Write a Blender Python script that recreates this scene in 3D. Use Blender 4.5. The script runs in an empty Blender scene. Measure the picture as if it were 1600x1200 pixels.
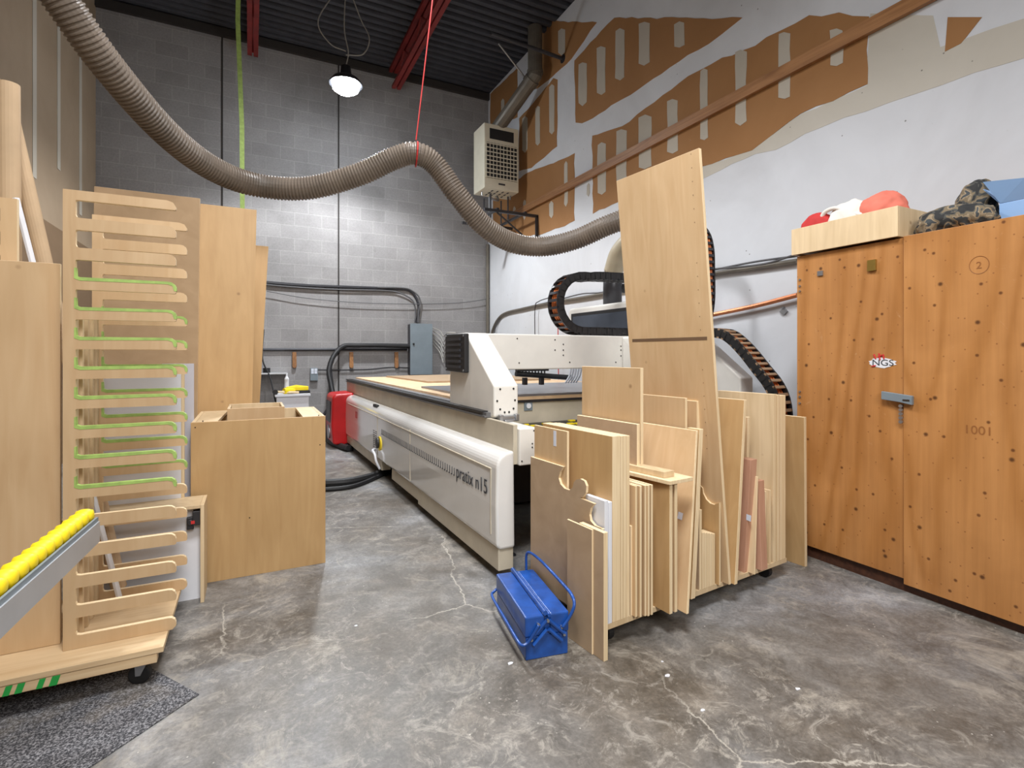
import bpy, bmesh, math, random
from mathutils import Vector, Matrix, noise
random.seed(7)
S = bpy.context.scene
C = S.collection
# ------------------------------------------------------------------ camera, light, exposure
H = 1.21; FPX = 810.0; YAW = math.radians(26.7); UC = 800.0; VH = 553.0
cd = bpy.data.cameras.new('camera'); cam = bpy.data.objects.new('camera', cd); C.objects.link(cam)
cam.location = (0, 0, H); cam.rotation_euler = (math.pi/2, 0, -YAW)
cd.sensor_fit = 'HORIZONTAL'; cd.sensor_width = 36; cd.lens = FPX/1600*36; cd.shift_y = -(600-VH)/1600
cd.clip_start = .05
S.camera = cam
S.view_settings.view_transform = 'Standard'; S.view_settings.look = 'None'
S.view_settings.gamma = 1; S.view_settings.exposure = 0.0; S.view_settings.use_curve_mapping = False
w = bpy.data.worlds.new('world'); S.world = w; w.use_nodes = True
w.node_tree.nodes['Background'].inputs[0].default_value = (.9, .95, 1, 1)
w.node_tree.nodes['Background'].inputs[1].default_value = .3

def area(name, loc, tgt, size, power, col=(1, .95, .88), spread=180):
    l = bpy.data.lights.new(name, 'AREA'); l.shape = 'DISK'; l.size = size; l.energy = power; l.color = col
    l.spread = math.radians(spread)
    o = bpy.data.objects.new(name, l); C.objects.link(o); o.location = loc
    o.rotation_euler = (Vector(tgt)-Vector(loc)).to_track_quat('-Z', 'Y').to_euler(); return o
LAMP = (1.10, 7.0, 4.75)
def spot(name, loc, tgt, power, angle, blend, col, rad):
    l = bpy.data.lights.new(name, 'SPOT'); l.energy = power; l.spot_size = math.radians(angle); l.spot_blend = blend
    l.color = col; l.shadow_soft_size = rad
    o = bpy.data.objects.new(name, l); C.objects.link(o); o.location = loc
    o.rotation_euler = (Vector(tgt)-Vector(loc)).to_track_quat('-Z', 'Y').to_euler(); return o
spot('far_lamp_light', (LAMP[0], LAMP[1], LAMP[2]-.19), (LAMP[0], LAMP[1], 0), 560, 142, .4, (.96, .98, 1), .10)
spot('middle_lamp_light', (.9, 3.4, 4.75), (1.0, 3.5, 0), 300, 140, .5, (.98, .98, 1), .2)
area('near_lamp_light', (.2, .3, 4.6), (1.4, 2.4, .0), 1.2, 100, (.97, .98, 1), 125)
area('rear_lamp_light', (.6, -2.0, 3.2), (1.5, 3.2, .4), 1.6, 60, (1, .98, .95), 130)

# ------------------------------------------------------------------ measuring: rays of the photograph cut by real planes
FW = Vector((math.sin(YAW), math.cos(YAW), 0)); RT = Vector((math.cos(YAW), -math.sin(YAW), 0)); EYE = Vector((0, 0, H))
def ray(u, v): return FW + RT*((u-UC)/FPX) + Vector((0, 0, (VH-v)/FPX))
def atD(u, v, d): return EYE + ray(u, v)*d
def atX(u, v, x): r = ray(u, v); return EYE + r*(x/r.x)
def atY(u, v, y): r = ray(u, v); return EYE + r*(y/r.y)
def atZ(u, v, z=0): r = ray(u, v); return EYE + r*((z-H)/r.z)
def atP(u, v, p, n):
    r = ray(u, v); return EYE + r*((Vector(p)-EYE).dot(n)/r.dot(n))

# ------------------------------------------------------------------ mesh helper
def catmull(pts, k=8):
    P = [Vector(p) for p in pts]
    if len(P) < 3: return P
    P = [P[0]*2-P[1]] + P + [P[-1]*2-P[-2]]
    out = []
    for i in range(1, len(P)-2):
        a, b, c, d = P[i-1:i+3]
        for j in range(k):
            t = j/k
            out.append(.5*((2*b)+(c-a)*t+(2*a-5*b+4*c-d)*t*t+(3*b-a-3*c+d)*t**3))
    out.append(P[-2]); return out
def resample(pts, step):
    out = [pts[0].copy()]; acc = 0
    for a, b in zip(pts, pts[1:]):
        L = (b-a).length
        if L < 1e-9: continue
        d = step-acc
        while d <= L:
            out.append(a+(b-a)*(d/L)); d += step
        acc = (L-(d-step))
    return out
class MB:
    def __init__(s): s.v = []; s.f = []; s.m = []; s.T = Matrix.Identity(4)
    def add(s, vs, fs, mi=0):
        n = len(s.v); s.v += [s.T @ Vector(p) for p in vs]
        for f in fs: s.f.append([n+i for i in f]); s.m.append(mi)
        return s
    def box(s, x0, x1, y0, y1, z0, z1, mi=0):
        return s.add([(x0,y0,z0),(x1,y0,z0),(x1,y1,z0),(x0,y1,z0),(x0,y0,z1),(x1,y0,z1),(x1,y1,z1),(x0,y1,z1)],
                     [(0,3,2,1),(4,5,6,7),(0,1,5,4),(1,2,6,5),(2,3,7,6),(3,0,4,7)], mi)
    def prism(s, poly, axis, a, b, mi=0):
        n = len(poly)
        def P(p, q, r):
            return {'x': (r, p, q), 'y': (p, r, q), 'z': (p, q, r)}[axis]
        vs = [P(p, q, a) for p, q in poly] + [P(p, q, b) for p, q in poly]
        fs = [tuple(range(n)), tuple(range(2*n-1, n-1, -1))] + [(i, (i+1) % n, n+(i+1) % n, n+i) for i in range(n)]
        return s.add(vs, fs, mi)
    def hexa(s, p, mi=0):   # 8 points, bottom four then top four
        return s.add(p, [(0,3,2,1),(4,5,6,7),(0,1,5,4),(1,2,6,5),(2,3,7,6),(3,0,4,7)], mi)
    def tube(s, pts, r, n=10, mi=0, rf=None, caps=True):
        pts = [Vector(p) for p in pts]; vs = []; m = len(pts); up = None
        for i, p in enumerate(pts):
            t = (pts[min(i+1, m-1)]-pts[max(i-1, 0)]).normalized()
            if up is None:
                up = Vector((0, 0, 1)) if abs(t.z) < .9 else Vector((0, 1, 0))
            up = (up - t*up.dot(t)).normalized(); side = t.cross(up)
            rr = r if rf is None else rf(i)
            for k in range(n):
                a = 2*math.pi*k/n; vs.append(p + (up*math.cos(a)+side*math.sin(a))*rr)
        fs = [(i*n+k, i*n+(k+1) % n, (i+1)*n+(k+1) % n, (i+1)*n+k) for i in range(m-1) for k in range(n)]
        if caps: fs += [tuple(range(n-1, -1, -1)), tuple((m-1)*n+k for k in range(n))]
        return s.add(vs, fs, mi)
    def cyl(s, a, b, r, n=16, mi=0): return s.tube([a, b], r, n, mi)
    def lathe(s, prof, n=24, mi=0, c=(0, 0, 0)):
        vs = []; m = len(prof)
        for r, z in prof:
            for k in range(n):
                a = 2*math.pi*k/n; vs.append((c[0]+r*math.cos(a), c[1]+r*math.sin(a), c[2]+z))
        fs = [(i*n+k, i*n+(k+1) % n, (i+1)*n+(k+1) % n, (i+1)*n+k) for i in range(m-1) for k in range(n)]
        fs += [tuple(range(n-1, -1, -1)), tuple((m-1)*n+k for k in range(n))]
        return s.add(vs, fs, mi)
    def build(s, name, mats, parent=None, loc=None, bevel=0, seg=2, smooth=False, rot=None):
        me = bpy.data.meshes.new(name)
        off = Vector(loc) if loc is not None and parent is None else Vector((0, 0, 0))
        me.from_pydata([tuple(p-off) for p in s.v], [], s.f)
        mats = mats if isinstance(mats, (list, tuple)) else [mats]
        for m in mats: me.materials.append(m)
        for p, mi in zip(me.polygons, s.m): p.material_index = mi; p.use_smooth = smooth
        bm = bmesh.new(); bm.from_mesh(me); bmesh.ops.recalc_face_normals(bm, faces=bm.faces); bm.to_mesh(me); bm.free()
        o = bpy.data.objects.new(name, me); C.objects.link(o); o.location = off
        if parent: o.parent = parent
        if bevel:
            b = o.modifiers.new('bevel', 'BEVEL'); b.width = bevel; b.segments = seg; b.limit_method = 'ANGLE'; b.angle_limit = .6
        return o
def each(mb, name, mats, parent=None, **k):      # every connected piece of the collector becomes an object of its own
    n = len(mb.v); par = list(range(n))
    def find(i):
        while par[i] != i: par[i] = par[par[i]]; i = par[i]
        return i
    for f in mb.f:
        for i in f[1:]: par[find(i)] = find(f[0])
    groups = {}
    for fi, f in enumerate(mb.f): groups.setdefault(find(f[0]), []).append(fi)
    out = []
    for fl_ in groups.values():
        m2 = MB(); idx = {}
        for fi in fl_:
            g = []
            for i in mb.f[fi]:
                if i not in idx: idx[i] = len(m2.v); m2.v.append(mb.v[i])
                g.append(idx[i])
            m2.f.append(g); m2.m.append(mb.m[fi])
        out.append(m2.build(name, mats, parent, **k))
    return out
def tag(o, label=None, cat=None, group=None, kind=None):
    if label: o['label'] = label
    if cat: o['category'] = cat
    if group: o['group'] = group
    if kind: o['kind'] = kind
    return o
def empty(name, loc, rz=0, label=None, cat=None, group=None):
    o = bpy.data.objects.new(name, None); C.objects.link(o); o.location = loc; o.rotation_euler = (0, 0, rz)
    o.empty_display_size = .1
    return tag(o, label, cat, group)
def text(name, body, size, mat, parent, M, ext=.0006, squeeze=1.0):
    c = bpy.data.curves.new(name, 'FONT'); c.body = body; c.size = size; c.extrude = ext; c.materials.append(mat)
    o = bpy.data.objects.new(name, c); C.objects.link(o)
    if parent: o.parent = parent
    bpy.context.view_layer.update()
    me = bpy.data.meshes.new_from_object(o); wid = max(v.co.x for v in me.vertices)-min(v.co.x for v in me.vertices)
    bpy.data.objects.remove(o); bpy.data.curves.remove(c)
    if squeeze < 0: squeeze = -squeeze/wid          # negative: wanted width
    o = bpy.data.objects.new(name, me); C.objects.link(o)
    if parent: o.parent = parent
    o.matrix_local = M @ Matrix.Diagonal((squeeze, 1, 1, 1)); return o
def frame(o, ex, ey):
    ex = Vector(ex).normalized(); ey = Vector(ey).normalized(); ez = ex.cross(ey)
    M = Matrix((ex, ey, ez)).transposed().to_4x4(); M.translation = Vector(o); return M

# ------------------------------------------------------------------ materials
def lin(r, g, b): return tuple(((x/255+.055)/1.055)**2.4 if x > 10 else x/255/12.92 for x in (r, g, b)) + (1,)
def base(name):
    m = bpy.data.materials.new(name); m.use_nodes = True; nt = m.node_tree; return m, nt, nt.nodes['Principled BSDF']
def N(nt, t, **k):
    n = nt.nodes.new(t)
    for a, b in k.items():
        if a.startswith('i_'): n.inputs[a[2:].replace('_', ' ')].default_value = b
        else: setattr(n, a, b)
    return n
def ramp(nt, fac, stops):
    r = nt.nodes.new('ShaderNodeValToRGB'); el = r.color_ramp.elements
    while len(el) < len(stops): el.new(.5)
    for e, (p, c) in zip(el, stops): e.position = p; e.color = c
    nt.links.new(fac, r.inputs[0]); return r.outputs[0]
def mixc(nt, fac, a, b, mode='MIX'):
    x = nt.nodes.new('ShaderNodeMix'); x.data_type = 'RGBA'; x.blend_type = mode; L = nt.links
    for s, v in ((x.inputs[0], fac), (x.inputs[6], a), (x.inputs[7], b)):
        if hasattr(v, 'links'): L.new(v, s)
        else: s.default_value = v
    return x.outputs[2]
def coords(nt, scale=(1, 1, 1), rnd=True, rot=(0, 0, 0)):
    tc = N(nt, 'ShaderNodeTexCoord'); mp = N(nt, 'ShaderNodeMapping'); mp.inputs['Scale'].default_value = scale
    mp.inputs['Rotation'].default_value = rot
    nt.links.new(tc.outputs['Object'], mp.inputs[0])
    if rnd:
        oi = N(nt, 'ShaderNodeObjectInfo'); mu = N(nt, 'ShaderNodeMath', operation='MULTIPLY'); mu.inputs[1].default_value = 37
        nt.links.new(oi.outputs['Random'], mu.inputs[0]); nt.links.new(mu.outputs[0], mp.inputs['Location'])
    return mp.outputs[0]
def noi(nt, vec, scale, detail=4, rough=.55, dist=0):
    n = N(nt, 'ShaderNodeTexNoise'); n.inputs['Scale'].default_value = scale; n.inputs['Detail'].default_value = detail
    n.inputs['Roughness'].default_value = rough; n.inputs['Distortion'].default_value = dist
    nt.links.new(vec, n.inputs['Vector']); return n.outputs['Fac']
def bump(nt, b, h, s=.2, d=.01):
    x = N(nt, 'ShaderNodeBump'); x.inputs['Strength'].default_value = s; x.inputs['Distance'].default_value = d
    nt.links.new(h, x.inputs['Height']); nt.links.new(x.outputs[0], b.inputs['Normal'])
def plain(name, rgb, rough=.5, metal=0, var=.06, scale=6, coat=0):
    m, nt, b = base(name); c = lin(*rgb); v = coords(nt); n = noi(nt, v, scale)
    d = tuple(x*(1-var*2) for x in c[:3])+(1,); e = tuple(min(1, x*(1+var)) for x in c[:3])+(1,)
    nt.links.new(ramp(nt, n, [(.3, d), (.7, e)]), b.inputs['Base Color'])
    b.inputs['Roughness'].default_value = rough; b.inputs['Metallic'].default_value = metal
    b.inputs['Coat Weight'].default_value = coat; b.inputs['Coat Roughness'].default_value = .1
    return m
def wood(name, c1, c2, grain=(16, 16, 1.6), rough=.5, blotch=.22, rv=.14):
    m, nt, b = base(name)
    v = coords(nt, grain); n = noi(nt, v, 1.0, 4, .5, 1.6)
    v2 = coords(nt, (4, 4, 2.2)); n2 = noi(nt, v2, 1.0, 3, .5, .8)
    col = ramp(nt, n, [(.3, lin(*c1)), (.68, lin(*c2))])
    dk = ramp(nt, n2, [(.35, (.80, .76, .70, 1)), (.65, (1, 1, 1, 1))])
    col = mixc(nt, blotch*2, col, dk, 'MULTIPLY')
    if grain[0] == 16:
        vk = N(nt, 'ShaderNodeTexVoronoi'); vk.inputs['Scale'].default_value = 4.5; nt.links.new(coords(nt), vk.inputs['Vector'])
        col = mixc(nt, ramp(nt, vk.outputs['Distance'], [(.02, (.6, .6, .6, 1)), (.06, (0, 0, 0, 1))]), col, lin(130, 92, 56))
    oi = N(nt, 'ShaderNodeObjectInfo'); mr = N(nt, 'ShaderNodeMapRange'); mr.inputs[3].default_value = 1-rv; mr.inputs[4].default_value = 1+rv*.5
    nt.links.new(oi.outputs['Random'], mr.inputs[0])
    hs = N(nt, 'ShaderNodeHueSaturation'); nt.links.new(col, hs.inputs['Color']); nt.links.new(mr.outputs[0], hs.inputs['Value'])
    nt.links.new(hs.outputs[0], b.inputs['Base Color'])
    b.inputs['Roughness'].default_value = rough; bump(nt, b, n, .08, .004)
    return m
BIRCH = wood('birch_veneer', (206, 172, 130), (214, 183, 142))
BIRCHD = wood('golden_veneer', (194, 156, 106), (204, 167, 117))
PALE = wood('pale_birch', (214, 188, 148), (230, 206, 168))
EDGE = wood('ply_edge', (222, 196, 154), (238, 216, 178), (90, 90, 2), .6, .1, .05)
PINE = wood('pine_plank', (212, 180, 138), (232, 206, 166), (1.3, 20, 20))
MDF = wood('fibreboard', (176, 150, 120), (188, 162, 132), (6, 6, 6), .7, .1, .05)
PINK = wood('pink_veneer', (186, 138, 112), (204, 158, 132))
BEAMW = wood('beam_timber', (140, 96, 58), (172, 124, 80), (20, 1.2, 20))
SPOIL = wood('spoilboard_wood', (226, 190, 150), (244, 212, 174), (5, 5, 5), .7, .1, 0)
WHITE = plain('white_melamine', (226, 228, 234), .35, var=.02)
LAV = plain('grey_melamine', (196, 194, 200), .4, var=.02)
ENAMEL = plain('machine_enamel', (226, 224, 220), .12, var=.015, coat=.8)
ENAMELM = plain('machine_matt_enamel', (230, 227, 220), .34, var=.03)
CREAM = plain('machine_cream', (196, 186, 166), .42, var=.06)
RED = plain('red_plastic', (196, 26, 30), .35, var=.06)
BLACK = plain('black_plastic', (34, 34, 36), .45, var=.1)
RUBBER = plain('black_rubber', (26, 26, 28), .6, var=.1)
WIRE = plain('grey_wire', (92, 92, 94), .5)
DARKM = plain('dark_metal', (70, 70, 74), .4, .6, .1)
STEEL = plain('steel', (168, 170, 174), .35, .8, .08)
ALU = plain('aluminium', (205, 208, 212), .38, .55, .05)
GREYP = plain('grey_paint', (122, 134, 142), .45, var=.05)
YELLOW = plain('yellow_rubber', (246, 218, 28), .5, var=.06)
BLUE = plain('blue_enamel', (30, 80, 160), .36, var=.18, scale=14, coat=.2)
LBLUE = plain('light_blue_board', (140, 176, 220), .55, var=.03)
GREEN = plain('green_tape', (160, 188, 100), .6, var=.12, scale=30)
PAINTG = plain('green_paint', (40, 160, 70), .6, var=.1)
REDSTEEL = plain('red_steel', (128, 34, 30), .55, var=.15)
COPPER = plain('copper', (192, 118, 76), .4, .5, .1)
ORANGE = plain('orange_cable', (214, 120, 62), .5, var=.2, scale=20)
GREYSHEET = plain('grey_sheet', (128, 128, 132), .3, var=.08)
PENCIL = plain('pencil_mark', (150, 96, 50), .5)
TEXTM = plain('dark_print', (58, 60, 66), .5, var=.02)
REDP = plain('red_print', (200, 50, 50), .5, var=.02)
CARD = plain('cardboard', (196, 168, 134), .75, var=.05)
DUCTM = plain('ribbed_hose', (118, 106, 94), .42, var=.14, scale=5)
HOSEP = plain('pale_hose', (176, 164, 140), .4, var=.08)
GALV = plain('galvanised_pipe', (112, 106, 96), .5, .3, .1)
BRASS = plain('brass', (176, 150, 80), .35, .8, .1)
HEATERP = plain('heater_enamel', (222, 216, 196), .45, var=.03)
PRUST = plain('red_fabric', (196, 50, 48), .8, var=.12)
PINKF = plain('faded_red_fabric', (222, 120, 100), .8, var=.12)
WFAB = plain('white_fabric', (228, 222, 214), .85, var=.06)
CABLEW = plain('pale_cable', (160, 158, 152), .5, var=.05)
LABELM = plain('paper_label', (214, 220, 232), .5, var=.03)
GLASS = plain('dark_window', (74, 80, 90), .06, var=.05)
HOLE = plain('dark_hole', (48, 34, 22), .8, var=.05)
def emit(name, col, s):
    m, nt, b = base(name); b.inputs['Emission Color'].default_value = col; b.inputs['Emission Strength'].default_value = s; return m
BULB = emit('lamp_glow', (.86, .93, 1, 1), 160)
def camo():
    m, nt, b = base('camouflage_fabric'); v = coords(nt); n = noi(nt, v, 18, 2, .4, .6)
    c = ramp(nt, n, [(0, lin(44, 44, 44)), (.42, lin(74, 74, 70)), (.46, lin(120, 106, 84)), (.54, lin(150, 134, 110)), (.58, lin(66, 70, 72)), (.72, lin(190, 160, 130))])
    nt.nodes[-1].color_ramp.interpolation = 'CONSTANT'
    nt.links.new(c, b.inputs['Base Color']); b.inputs['Roughness'].default_value = .85; return m
CAMO = camo()
def floor_mat():
    m, nt, b = base('concrete_floor'); L = nt.links
    v = coords(nt, rnd=False)
    n1 = noi(nt, v, .9, 6, .6, .3); n2 = noi(nt, v, 5, 12, .78, .5); n3 = noi(nt, v, 70, 5, .7)
    c = ramp(nt, n1, [(.36, lin(104, 96, 86)), (.5, lin(124, 121, 117)), (.62, lin(142, 143, 145))])
    c = mixc(nt, .75, c, ramp(nt, n2, [(.36, (.42, .41, .39, 1)), (.52, (.92, .92, .92, 1)), (.64, (1.55, 1.53, 1.5, 1))]), 'MULTIPLY')
    c = mixc(nt, .35, c, ramp(nt, n3, [(.38, (.5, .5, .5, 1)), (.62, (1.3, 1.3, 1.3, 1))]), 'MULTIPLY')
    # pale dust scuffs
    n4 = noi(nt, v, 2.6, 10, .78, .8)
    c = mixc(nt, ramp(nt, n4, [(.54, (0, 0, 0, 1)), (.70, (.75, .75, .75, 1))]), c, lin(190, 182, 168))
    n7 = noi(nt, v, 9, 12, .82, 1.5); n8 = noi(nt, v, .7, 3)
    dz = mixc(nt, 1.0, ramp(nt, n7, [(.52, (0, 0, 0, 1)), (.62, (.8, .8, .8, 1))]), ramp(nt, n8, [(.42, (.15, .15, .15, 1)), (.58, (1, 1, 1, 1))]), 'MULTIPLY')
    c = mixc(nt, dz, c, lin(176, 170, 160))
    # cracks
    dn = N(nt, 'ShaderNodeTexNoise'); dn.inputs['Scale'].default_value = 4; dn.inputs['Detail'].default_value = 8; dn.inputs['Roughness'].default_value = .65; L.new(v, dn.inputs['Vector'])
    ad = N(nt, 'ShaderNodeMix', data_type='VECTOR'); ad.inputs[0].default_value = .14
    L.new(v, ad.inputs[4]); L.new(dn.outputs['Color'], ad.inputs[5])
    vo = N(nt, 'ShaderNodeTexVoronoi', feature='DISTANCE_TO_EDGE'); vo.inputs['Scale'].default_value = .85; L.new(ad.outputs[1], vo.inputs['Vector'])
    ck = ramp(nt, vo.outputs['Distance'], [(0, (.8, .8, .8, 1)), (.0035, (0, 0, 0, 1))])
    n5 = noi(nt, v, 1.4, 2); msk = ramp(nt, n5, [(.48, (0, 0, 0, 1)), (.56, (1, 1, 1, 1))])
    c = mixc(nt, mixc(nt, 1.0, ck, msk, 'MULTIPLY'), c, lin(196, 190, 178))
    # speckles and paint spots
    vs = N(nt, 'ShaderNodeTexVoronoi'); vs.inputs['Scale'].default_value = 26; L.new(v, vs.inputs['Vector'])
    sp = ramp(nt, vs.outputs['Distance'], [(.05, (1, 1, 1, 1)), (.09, (0, 0, 0, 1))]); n6 = noi(nt, v, 2.0, 3)
    c = mixc(nt, mixc(nt, 1.0, sp, ramp(nt, n6, [(.5, (0, 0, 0, 1)), (.62, (1, 1, 1, 1))]), 'MULTIPLY'), c, lin(205, 200, 192))
    L.new(c, b.inputs['Base Color'])
    rr = ramp(nt, n2, [(.3, (.38, .38, .38, 1)), (.7, (.62, .62, .62, 1))]); L.new(rr, b.inputs['Roughness'])
    bump(nt, b, n2, .15, .01); return m
def block_mat():
    m, nt, b = base('painted_block'); L = nt.links
    tc = N(nt, 'ShaderNodeTexCoord'); sx = N(nt, 'ShaderNodeSeparateXYZ'); cx = N(nt, 'ShaderNodeCombineXYZ')
    L.new(tc.outputs['Object'], sx.inputs[0]); L.new(sx.outputs[0], cx.inputs[0]); L.new(sx.outputs[2], cx.inputs[1])
    br = N(nt, 'ShaderNodeTexBrick'); br.inputs['Scale'].default_value = 1; br.inputs['Brick Width'].default_value = .4
    br.inputs['Row Height'].default_value = .2; br.inputs['Mortar Size'].default_value = .006; br.inputs['Mortar Smooth'].default_value = .3
    br.inputs['Color1'].default_value = lin(152, 150, 150); br.inputs['Color2'].default_value = lin(142, 140, 140); br.inputs['Mortar'].default_value = lin(160, 158, 157)
    L.new(cx.outputs[0], br.inputs['Vector'])
    n = noi(nt, tc.outputs['Object'], 1.4, 6, .65, .4); n2 = noi(nt, tc.outputs['Object'], 40, 5, .7)
    c = mixc(nt, .5, br.outputs['Color'], ramp(nt, n, [(.3, (.62, .62, .62, 1)), (.7, (1.25, 1.25, 1.25, 1))]), 'MULTIPLY')
    c = mixc(nt, .4, c, ramp(nt, n2, [(.3, (.6, .6, .6, 1)), (.7, (1.2, 1.2, 1.2, 1))]), 'MULTIPLY')
    L.new(c, b.inputs['Base Color']); b.inputs['Roughness'].default_value = .85
    bump(nt, b, br.outputs['Fac'], -.3, .01); return m
def plaster(name, rgb, rgb2, marks=True):
    m, nt, b = base(name); L = nt.links; v = coords(nt, rnd=False)
    n = noi(nt, v, 1.1, 5, .6, .5)
    c = ramp(nt, n, [(.3, lin(*rgb)), (.7, lin(*rgb2))])
    if marks:
        n2 = noi(nt, coords(nt, (1, 1, 3), False), 3.2, 12, .85, 1.5)
        c = mixc(nt, ramp(nt, n2, [(.62, (0, 0, 0, 1)), (.70, (.45, .45, .45, 1))]), c, lin(140, 136, 132))
        vs = N(nt, 'ShaderNodeTexVoronoi'); vs.inputs['Scale'].default_value = 7; L.new(v, vs.inputs['Vector'])
        c = mixc(nt, ramp(nt, vs.outputs['Distance'], [(.03, (.8, .8, .8, 1)), (.05, (0, 0, 0, 1))]), c, lin(90, 86, 80))
    L.new(c, b.inputs['Base Color']); b.inputs['Roughness'].default_value = .8; return m
def fir():
    m, nt, b = base('orange_fir_plywood'); L = nt.links
    v = coords(nt, (1, 1.0, .2)); n1 = noi(nt, v, 1.6, 1.5, .4, .5)
    wv = N(nt, 'ShaderNodeMath', operation='MULTIPLY'); wv.inputs[1].default_value = 75; L.new(n1, wv.inputs[0])
    sn = N(nt, 'ShaderNodeMath', operation='SINE'); L.new(wv.outputs[0], sn.inputs[0])
    mr = N(nt, 'ShaderNodeMapRange'); mr.inputs[1].default_value = -1; mr.inputs[2].default_value = 1; L.new(sn.outputs[0], mr.inputs[0])
    c = ramp(nt, mr.outputs[0], [(0, lin(180, 124, 68)), (.3, lin(188, 132, 76)), (1, lin(194, 138, 82))])
    n2 = noi(nt, coords(nt, (40, 40, 1.5)), 1, 5, .6)
    c = mixc(nt, .55, c, ramp(nt, n2, [(.3, (.78, .74, .7, 1)), (.7, (1.08, 1.08, 1.08, 1))]), 'MULTIPLY')
    n3 = noi(nt, coords(nt), 1.6, 4, .6, .5)
    c = mixc(nt, .6, c, ramp(nt, n3, [(.3, (.72, .66, .6, 1)), (.65, (1.05, 1.05, 1.05, 1))]), 'MULTIPLY')
    tc = N(nt, 'ShaderNodeTexCoord'); sx = N(nt, 'ShaderNodeSeparateXYZ'); cx = N(nt, 'ShaderNodeCombineXYZ'); L.new(tc.outputs['Object'], sx.inputs[0])
    L.new(sx.outputs[1], cx.inputs[0]); L.new(sx.outputs[2], cx.inputs[1])
    for sc, r0, r1, col in ((5.3, .022, .05, (92, 50, 24)), (3.1, .016, .04, (70, 36, 18)), (11, .02, .05, (138, 86, 48))):
        vo = N(nt, 'ShaderNodeTexVoronoi', voronoi_dimensions='2D'); vo.inputs['Scale'].default_value = sc; L.new(cx.outputs[0], vo.inputs['Vector'])
        c = mixc(nt, ramp(nt, vo.outputs['Distance'], [(r0, (.85, .85, .85, 1)), (r1, (0, 0, 0, 1))]), c, lin(*col))
    n4 = noi(nt, coords(nt), 7, 9, .8, 1)
    c = mixc(nt, ramp(nt, n4, [(.62, (0, 0, 0, 1)), (.72, (.5, .5, .5, 1))]), c, lin(214, 180, 142))
    n5 = noi(nt, coords(nt, (1, 6, 1)), 5, 8, .8, .6)
    c = mixc(nt, ramp(nt, n5, [(.64, (0, 0, 0, 1)), (.74, (.45, .45, .45, 1))]), c, lin(112, 66, 34))
    L.new(c, b.inputs['Base Color']); b.inputs['Roughness'].default_value = .42; return m
def speck():
    m, nt, b = base('speckled_mat'); v = coords(nt, rnd=False); n = noi(nt, v, 160, 3, .7); n2 = noi(nt, v, 4, 5, .6)
    c = ramp(nt, n, [(.38, lin(36, 38, 44)), (.5, lin(84, 84, 88)), (.62, lin(150, 150, 154))])
    c = mixc(nt, ramp(nt, n2, [(.5, (0, 0, 0, 1)), (.75, (.5, .5, .5, 1))]), c, lin(150, 138, 120))
    nt.links.new(c, b.inputs['Base Color']); b.inputs['Roughness'].default_value = .9; return m
FLOOR = floor_mat(); BLOCK = block_mat(); FIR = fir(); SPECK = speck()
WPAINT = plaster('white_wall_paint', (200, 202, 206), (216, 219, 224)); MUD = plaster('joint_compound', (178, 170, 156), (190, 183, 170), False)
BOARDB = plaster('bare_drywall_and_shadow', (150, 106, 62), (162, 118, 74), False)
LWALL = plaster('beige_wallboard', (150, 130, 106), (164, 144, 120), False)
DECK = plain('roof_deck', (74, 76, 84), .6, .2, .1)
DARKJ = plain('joint_sealant', (52, 48, 46), .8)

# ================================================================== THE SHELL
XR = 3.89; XL = -1.86; YB = 8.7; ZC = 5.97; YF = -3.5
MB().box(XL-.1, XR+.1, YF, YB+.1, -.1, 0).build('floor', FLOOR)['kind'] = 'structure'
b = MB(); b.box(XL-.1, XR+.1, YB, YB+.2, 0, ZC)
for u in (347, 529):
    x = atY(u, 300, YB).x; b.box(x-.012, x+.012, YB-.006, YB+.01, 0, ZC, 1)
b.build('wall_back', [BLOCK, DARKJ])['kind'] = 'structure'
# right wall: white paint, bare board with compound strips
def cw(x, y): return atX(760+x/1.905, 60+y/1.905, XR)
b = MB(); b.box(XR, XR+.15, YF, YB, 0, ZC)
def patch(poly, mi, off, wob=.012, closed=True):
    P = [cw(*p) for p in poly]; Q = []
    for i, p in enumerate(P):
        q = P[(i+1) % len(P)]; L = (q-p).length; k = max(1, int(L/.12))
        for j in range(k):
            r = p+(q-p)*(j/k); Q.append((r.y+random.uniform(-wob, wob), r.z+random.uniform(-wob, wob)))
    b.prism(Q, 'x', XR-off, XR+.01, mi)
for poly in [[(262,65),(265,250),(285,255),(430,165),(600,52),(700,-10),(760,-60),(380,-60)],
             [(315,290),(405,262),(500,190),(600,110),(700,62),(800,20),(960,-70),(1140,-70),(1132,140),(940,225),(860,280),(790,330),(640,385),(318,520)],
             [(98,240),(150,180),(200,120),(212,125),(210,322),(135,385),(98,395)],
             [(60,440),(135,395),(262,345),(262,545),(165,585),(60,590),(20,600),(20,480)],  # bare board plus the brownish shadow beside the heater, painted as wall colour
             [(12,165),(92,90),(92,235),(12,262)],
             [(140,-50),(330,-50),(255,60),(165,140),(150,150)],
             [(1370,-60),(1470,-60),(1420,8),(1370,38)]]:
    patch(poly, 1, .004)
patch([(640,385),(790,330),(860,280),(940,225),(1132,140),(1140,-70),(1330,-70),(1350,30),(1800,-130),(1800,-10),(1450,105),(1200,190),(1000,262),(860,330),(800,342),(640,420)], 3, .002, .008)
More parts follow.
